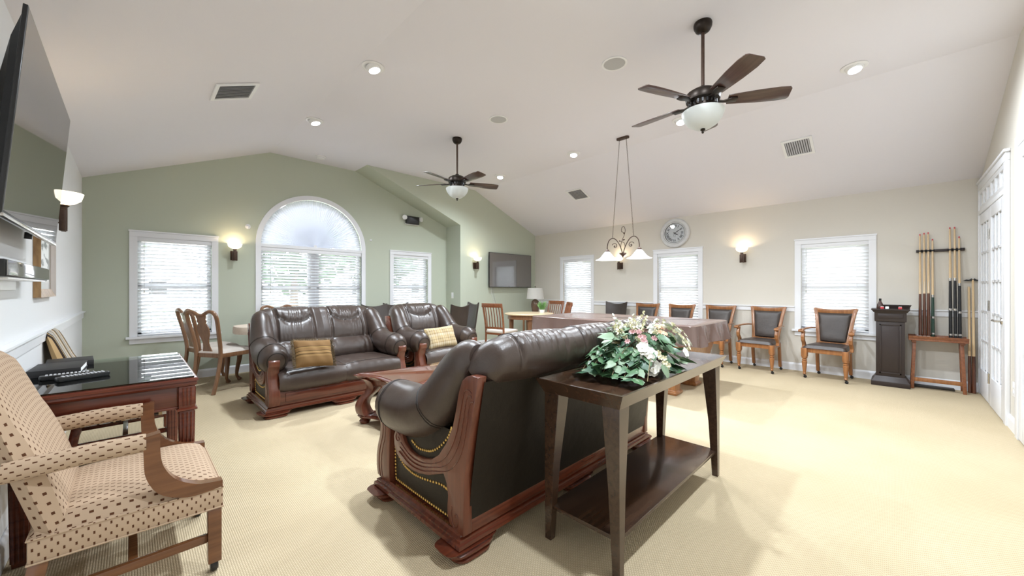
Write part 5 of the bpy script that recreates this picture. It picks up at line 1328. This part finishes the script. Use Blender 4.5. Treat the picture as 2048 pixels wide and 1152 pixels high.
def vent(label, c, tilt, w, h, tl=40):
    """vent on a slope; local z points out of the ceiling"""
    t = thing('ceiling_vent', label, 'vent', c, 0, 'white ceiling vents'); t.rotation_euler = (0, tilt, 0)
    b = MB(); f = .028
    for x0, x1, y0, y1 in ((-w / 2, w / 2, -h / 2, -h / 2 + f), (-w / 2, w / 2, h / 2 - f, h / 2), (-w / 2, -w / 2 + f, -h / 2 + f + .0005, h / 2 - f - .0005), (w / 2 - f, w / 2, -h / 2 + f + .0005, h / 2 - f - .0005)): b.bx(x0, x1, y0, y1, .0, .012)
    b.build('frame', 'whiteplastic', t, smooth=False)
    MB().bx(-w / 2 + f, w / 2 - f, -h / 2 + f, h / 2 - f, .0005, .002).build('backing', 'ventback', t)
    n_ = 11; me = MB().box((0, 0, 0), ((w - 2 * f), .014, .002), rx=R(tl)).mesh('louver', 'grille', smooth=False)
    for k in range(n_): link('louver', me, t, (0, -h / 2 + f + (h - 2 * f) * (k + .5) / n_, .007))
    return t
nx = sin(SLOPE)
zl = lambda x: ZE + (x - XL) * (ZC - ZE) / (XA - XL)
zr_ = lambda x: ZE + (XR - x) * (ZC - ZE) / (XR - XB)
SR = math.atan2(ZC - ZE, XR - XB)
vent('white vent on the left ceiling slope', (.625, 3.99, zl(.625) - .002), pi - SLOPE, .32, .36, -25)
vent('white vent on the right slope nearest the doors', (5.77, .82, zr_(5.77) - .002), pi + SR, .32, .30)
vent('white vent on the right slope near the far corner', (5.78, 4.07, zr_(5.78) - .002), pi + SR, .32, .34, -25)

def fanlamp(label, x, y, ang0):
    t = thing('ceiling_fan', label, 'fan', (x, y, ZC), 0, 'bronze five blade ceiling fans')
    MB().lathe([(0, 0), (.062, 0), (.066, -.012), (.064, -.035), (.05, -.062), (.032, -.075), (0, -.076)], seg=24).build('canopy', 'bronze', t)
    MB().lathe([(.0125, -.07), (.0125, -.50)], seg=12).build('downrod', 'bronze2', t)
    MB().lathe([(0, -.485), (.02, -.485), (.03, -.50), (.075, -.515), (.115, -.54), (.125, -.575), (.118, -.60), (.095, -.612), (.085, -.64), (.09, -.66), (.07, -.675), (0, -.676)], seg=32).build('motor_housing', 'bronze', t)
    b = MB()
    for k in range(20): a = 2 * pi * k / 20; b.box((.098 * cos(a), .098 * sin(a), -.625), (.006, .012, .026), rz=a)
    b.build('motor_vents', 'black', t)
    irons = MB(); irons.loft([[(.07, -.02, -.612), (.07, .02, -.612), (.07, .02, -.602), (.07, -.02, -.602)], [(.14, -.014, -.622), (.14, .014, -.622), (.14, .014, -.612), (.14, -.014, -.612)], [(.19, -.035, -.618), (.19, .035, -.618), (.19, .035, -.609), (.19, -.035, -.609)], [(.235, -.03, -.618), (.235, .03, -.618), (.235, .03, -.609), (.235, -.03, -.609)]])
    irm = irons.mesh('blade_iron', 'bronze', bevel=.002)
    out = [(.17, -.05), (.24, -.056), (.37, -.068), (.50, -.072), (.565, -.066), (.58, -.05), (.59, .045), (.578, .062), (.50, .07), (.37, .066), (.24, .055), (.17, .048)]
    bb = MB(); bb.prism(out, -.006, 0, 'xy'); c_, s_ = cos(R(13)), -sin(R(13)); bb.v = [(x_, y_ * c_, y_ * s_ + z_ - .603) for x_, y_, z_ in bb.v]
    bm_ = bb.mesh('blade', 'blade', bevel=.0015)
    for k in range(5):
        bl = link('blade', bm_, t, (0, 0, 0), R(ang0 + 72 * k)); link('blade_iron', irm, bl)
    MB().lathe([(.06, -.675), (.145, -.678), (.150, -.684), (.148, -.70), (.135, -.735), (.105, -.775), (.06, -.805), (.0, -.815)], seg=36).build('glass_bowl', 'bowl', t)
    MB().lathe([(0, -.81), (.016, -.812), (.018, -.822), (.008, -.83), (.01, -.842), (0, -.85)], seg=12).build('finial', 'bronze', t)
fanlamp('near bronze ceiling fan with five brown blades and white bowl', 3.10, 1.03, -59)
fanlamp('far bronze ceiling fan with white bowl in front of the green wall', 3.12, 4.17, -23)

# pendant over the pool table (arms along y)
t = thing('pendant_light', 'bronze scrolled pendant with two bell glass shades hung on chains', 'pendant', (4.68, 2.57, ZC))
MB().prism([(.035 * cos(a) , .035 * sin(a) + (.055 if 0 <= a <= pi else -.055)) for a in [2 * pi * k / 24 + .001 for k in range(24)]], -.022, 0, 'xy').build('canopy', 'bronze2', t, bevel=.004)
lk = MB(); lk.tube([(.0055 * cos(a), 0, .013 * sin(a)) for a in [2 * pi * k / 10 for k in range(10)]], .0017, 5, closed=True); lkm = lk.mesh('chain_link', 'bronze2')
for s in (-1, 1):
    p0 = Vector((0, s * .05, -.03)); p1 = Vector((0, s * .155, -1.33)); n_ = 62
    ch = MB(); ch.tube([p0, p0 + Vector((0, 0, .012))], .006, 8); chain = ch.build('chain', 'bronze2', t)
    for k in range(n_):
        o = link('chain_link', lkm, chain, p0.lerp(p1, k / (n_ - 1))); o.rotation_euler = (0, 0, (k % 2) * pi / 2)
    # main arm
    b = MB(); arm = crom([(0, s * .005, -1.56), (0, s * .045, -1.45), (0, s * .105, -1.365), (0, s * .165, -1.345), (0, s * .215, -1.38), (0, s * .235, -1.45), (0, s * .235, -1.495)], 24); b.tube(arm, .0065, 8)
    sp = [(0, s * (.12 + (.045 - .0026 * k) * cos(-.4 - k * .45)), -1.455 + (.045 - .0026 * k) * sin(-.4 - k * .45) * -1) for k in range(15)]; b.tube(sp, .0045, 6)
    b.sphere((0, s * .122, -1.455), .011, 8); b.build('scroll_arm', 'bronze2', t)
    MB().lathe([(.008, .04), (.02, .03), (.03, .012), (.032, 0), (0, 0)], (0, s * .235, -1.53), 16).build('shade_cup', 'bronze2', t)
    MB().lathe([(.03, 0), (.045, -.015), (.072, -.05), (.10, -.085), (.135, -.105), (.16, -.112), (.16, -.115), (.13, -.109), (.095, -.089), (.066, -.053), (.04, -.018), (.03, -.003)], (0, s * .235, -1.525), 32).build('glass_shade', 'shadeglass', t)
    light('POINT', 'pendant_bulb', t, (0, s * .235, -1.62), PENDANT_W, (1, .95, .88), .03)
b = MB(); b.tube(crom([(0, .0, -1.56), (0, .03, -1.47), (0, .01, -1.38), (0, -.02, -1.32), (0, -.035, -1.25), (0, -.015, -1.20), (0, .015, -1.215), (0, .02, -1.26), (0, .0, -1.275)], 36), .0045, 6)
b.tube(crom([(0, 0, -1.56), (0, -.03, -1.48), (0, -.02, -1.42), (0, .03, -1.40)], 14), .004, 6); b.build('centre_scroll', 'bronze2', t)
b = MB()
for p, d in (((0, .03, -1.40), (.3, .8, .4)), ((0, .012, -1.385), (.2, -.9, .3)), ((0, .0, -1.275), (0, -.6, -.6))):
    p = Vector(p); d = Vector(d).normalized() * .045; sd = d.cross(Vector((1, 0, 0))).normalized() * .012; b.add([p, p + d * .5 + sd, p + d, p + d * .5 - sd + Vector((.004, 0, 0))], [(0, 1, 2), (0, 2, 3)])
b.build('scroll_leaf', 'bronze2', t)
MB().lathe([(0, -1.62), (.008, -1.612), (.012, -1.60), (.02, -1.59), (.045, -1.57), (.05, -1.555), (.03, -1.553), (0, -1.553)], seg=20).build('hub', 'bronze2', t)

# ================================================================ CLOCK
t = thing('wall_clock', 'round pale wall clock with roman numerals above the middle window', 'clock', (XR, 2.76, 2.19), R(-90))
RX = Matrix.Rotation(R(90), 4, 'X')
MB().lathe([(0, .002), (.255, .002), (.262, .02), (.25, .038), (.225, .046), (.205, .040), (.198, .03), (.19, .040), (.178, .036), (.172, .022), (0, .022)], (0, 0, 0), 48, RX).build('rim', 'clockrim', t)
MB().lathe([(0, .0225), (.171, .0225), (.171, .0235), (0, .0235)], (0, 0, 0), 40, RX).build('dial', 'clockface', t)
MB().lathe([(.1725, .023), (.177, .023), (.177, .037), (.1725, .037), (.1725, .023)], (0, 0, 0), 48, RX).build('inner_ring', 'bronze', t)
ROM = ['XII', 'I', 'II', 'III', 'IIII', 'V', 'VI', 'VII', 'VIII', 'IX', 'X', 'XI']
for k, s_ in enumerate(ROM):
    a = pi / 2 - 2 * pi * k / 12; fc = bpy.data.curves.new('numeral', 'FONT'); fc.body = s_; fc.size = .058; fc.align_x = 'CENTER'; fc.align_y = 'CENTER'; fc.extrude = .0006; fc.offset = .0012
    tmp = bpy.data.objects.new('numeral_src', fc); COL.objects.link(tmp); dg = bpy.context.evaluated_depsgraph_get(); me = bpy.data.meshes.new_from_object(tmp.evaluated_get(dg)); bpy.data.objects.remove(tmp)
    me.materials.clear(); me.materials.append(M['ink']); o = link('numeral', me, t, (.128 * cos(a), -.0245, .128 * sin(a))); o.rotation_euler = (R(90), a - pi / 2 if False else -(a - pi / 2), 0)
for l, w_, hr in ((.085, .008, 4 + 10 / 60), (.125, .006, 10 / 5)):
    a = pi / 2 - 2 * pi * hr / 12; b = MB(); b.prism([(-.03, -w_ / 2), (l * .6, -w_), (l, 0), (l * .6, w_), (-.03, w_ / 2)], -.0285, -.0265, 'xz'); o = b.build('clock_hand', 'ink', t, smooth=False); o.rotation_euler = (0, -a, 0)
for xx, zz, r_ in ((0, -.045, .022),): MB().lathe([(r_ - .002, .0236), (r_, .0236), (r_, .0242), (r_ - .002, .0242), (r_ - .002, .0236)], (xx, 0, zz), 20, RX).build('seconds_ring', 'ink', t)
MB().lathe([(0, .0236), (.012, .0236), (.010, .031), (0, .031)], (0, 0, 0), 14, RX).build('hand_hub', 'ink', t)
MB().lathe([(0, .0365), (.1715, .0365), (.1715, .0375), (0, .0375)], (0, 0, 0), 40, RX).build('crystal', 'glass', t)

# ================================================================ EMERGENCY LIGHT, PLATES
t = thing('emergency_light', 'black emergency light box with two white lamp heads on the green wall', 'light', (3.83, YB, 2.51))
MB().bx(-.135, .135, -.07, -.002, -.075, .075).build('battery_box', 'black', t, bevel=.008)
MB().bx(-.14, .14, -.03, -.001, -.085, -.06).build('base_strip', 'whiteplastic', t, bevel=.004)
b = MB()
for k in range(4): b.bx(-.10, .10, -.0725, -.07, -.045 + .028 * k, -.035 + .028 * k)
b.build('ribs', 'blackmatte', t)
for s in (-1, 1): MB().lathe([(0, 0), (.03, 0), (.045, .03), (.045, .055), (.038, .058), (0, .056)], (s * .155, -.035, .035), 18, Matrix.Rotation(R(90), 4, 'X') @ Matrix.Rotation(R(s * 35), 4, 'Y')).build('lamp_head', 'whiteplastic', t)
def plate(name, label, cat, loc, rz, sw):
    t = thing(name, label, cat, loc, rz)
    MB().bx(-.037, .037, -.006, -.0005, -.06, .06).build('cover_plate', 'whiteplastic', t, bevel=.002)
    if sw: MB().bx(-.008, .008, -.014, -.006, -.012, .014).build('toggle', 'white', t, bevel=.002)
    else:
        for z in (-.025, .025): MB().lathe([(0, .006), (.016, .006), (.016, .009), (0, .009)], (0, 0, z), 16, RX).build('socket', 'white', t)
plate('light_switch', 'white light switch on the green return wall of the bay', 'switch', (XBAY, 6.37, 1.06), R(-90), True)
plate('wall_outlet', 'white outlet low on the green wall right of the armchair', 'outlet', (4.84, YT, .35), 0, False)
plate('wall_outlet', 'white outlet low on the wall between the two doors', 'outlet', (5.22, YD, .35), R(180), False)
for x, z, r_, lb in ((1.19, 2.09, .035, 'round white sensor dome left of the arched window'), (3.02, 2.06, .018, 'tiny white sensor right of the arched window')):
    t = thing('wall_sensor', lb, 'sensor', (x, YB, z)); MB().lathe([(0, .001), (r_, .001), (r_, .006), (r_ * .8, .008)], (0, 0, 0), 18, RX).build('mount', 'whiteplastic', t); MB().lathe([(r_ * .75, .007), (r_ * .6, .018), (r_ * .3, .026), (0, .028)], (0, 0, 0), 18, RX).build('dome', 'white', t)
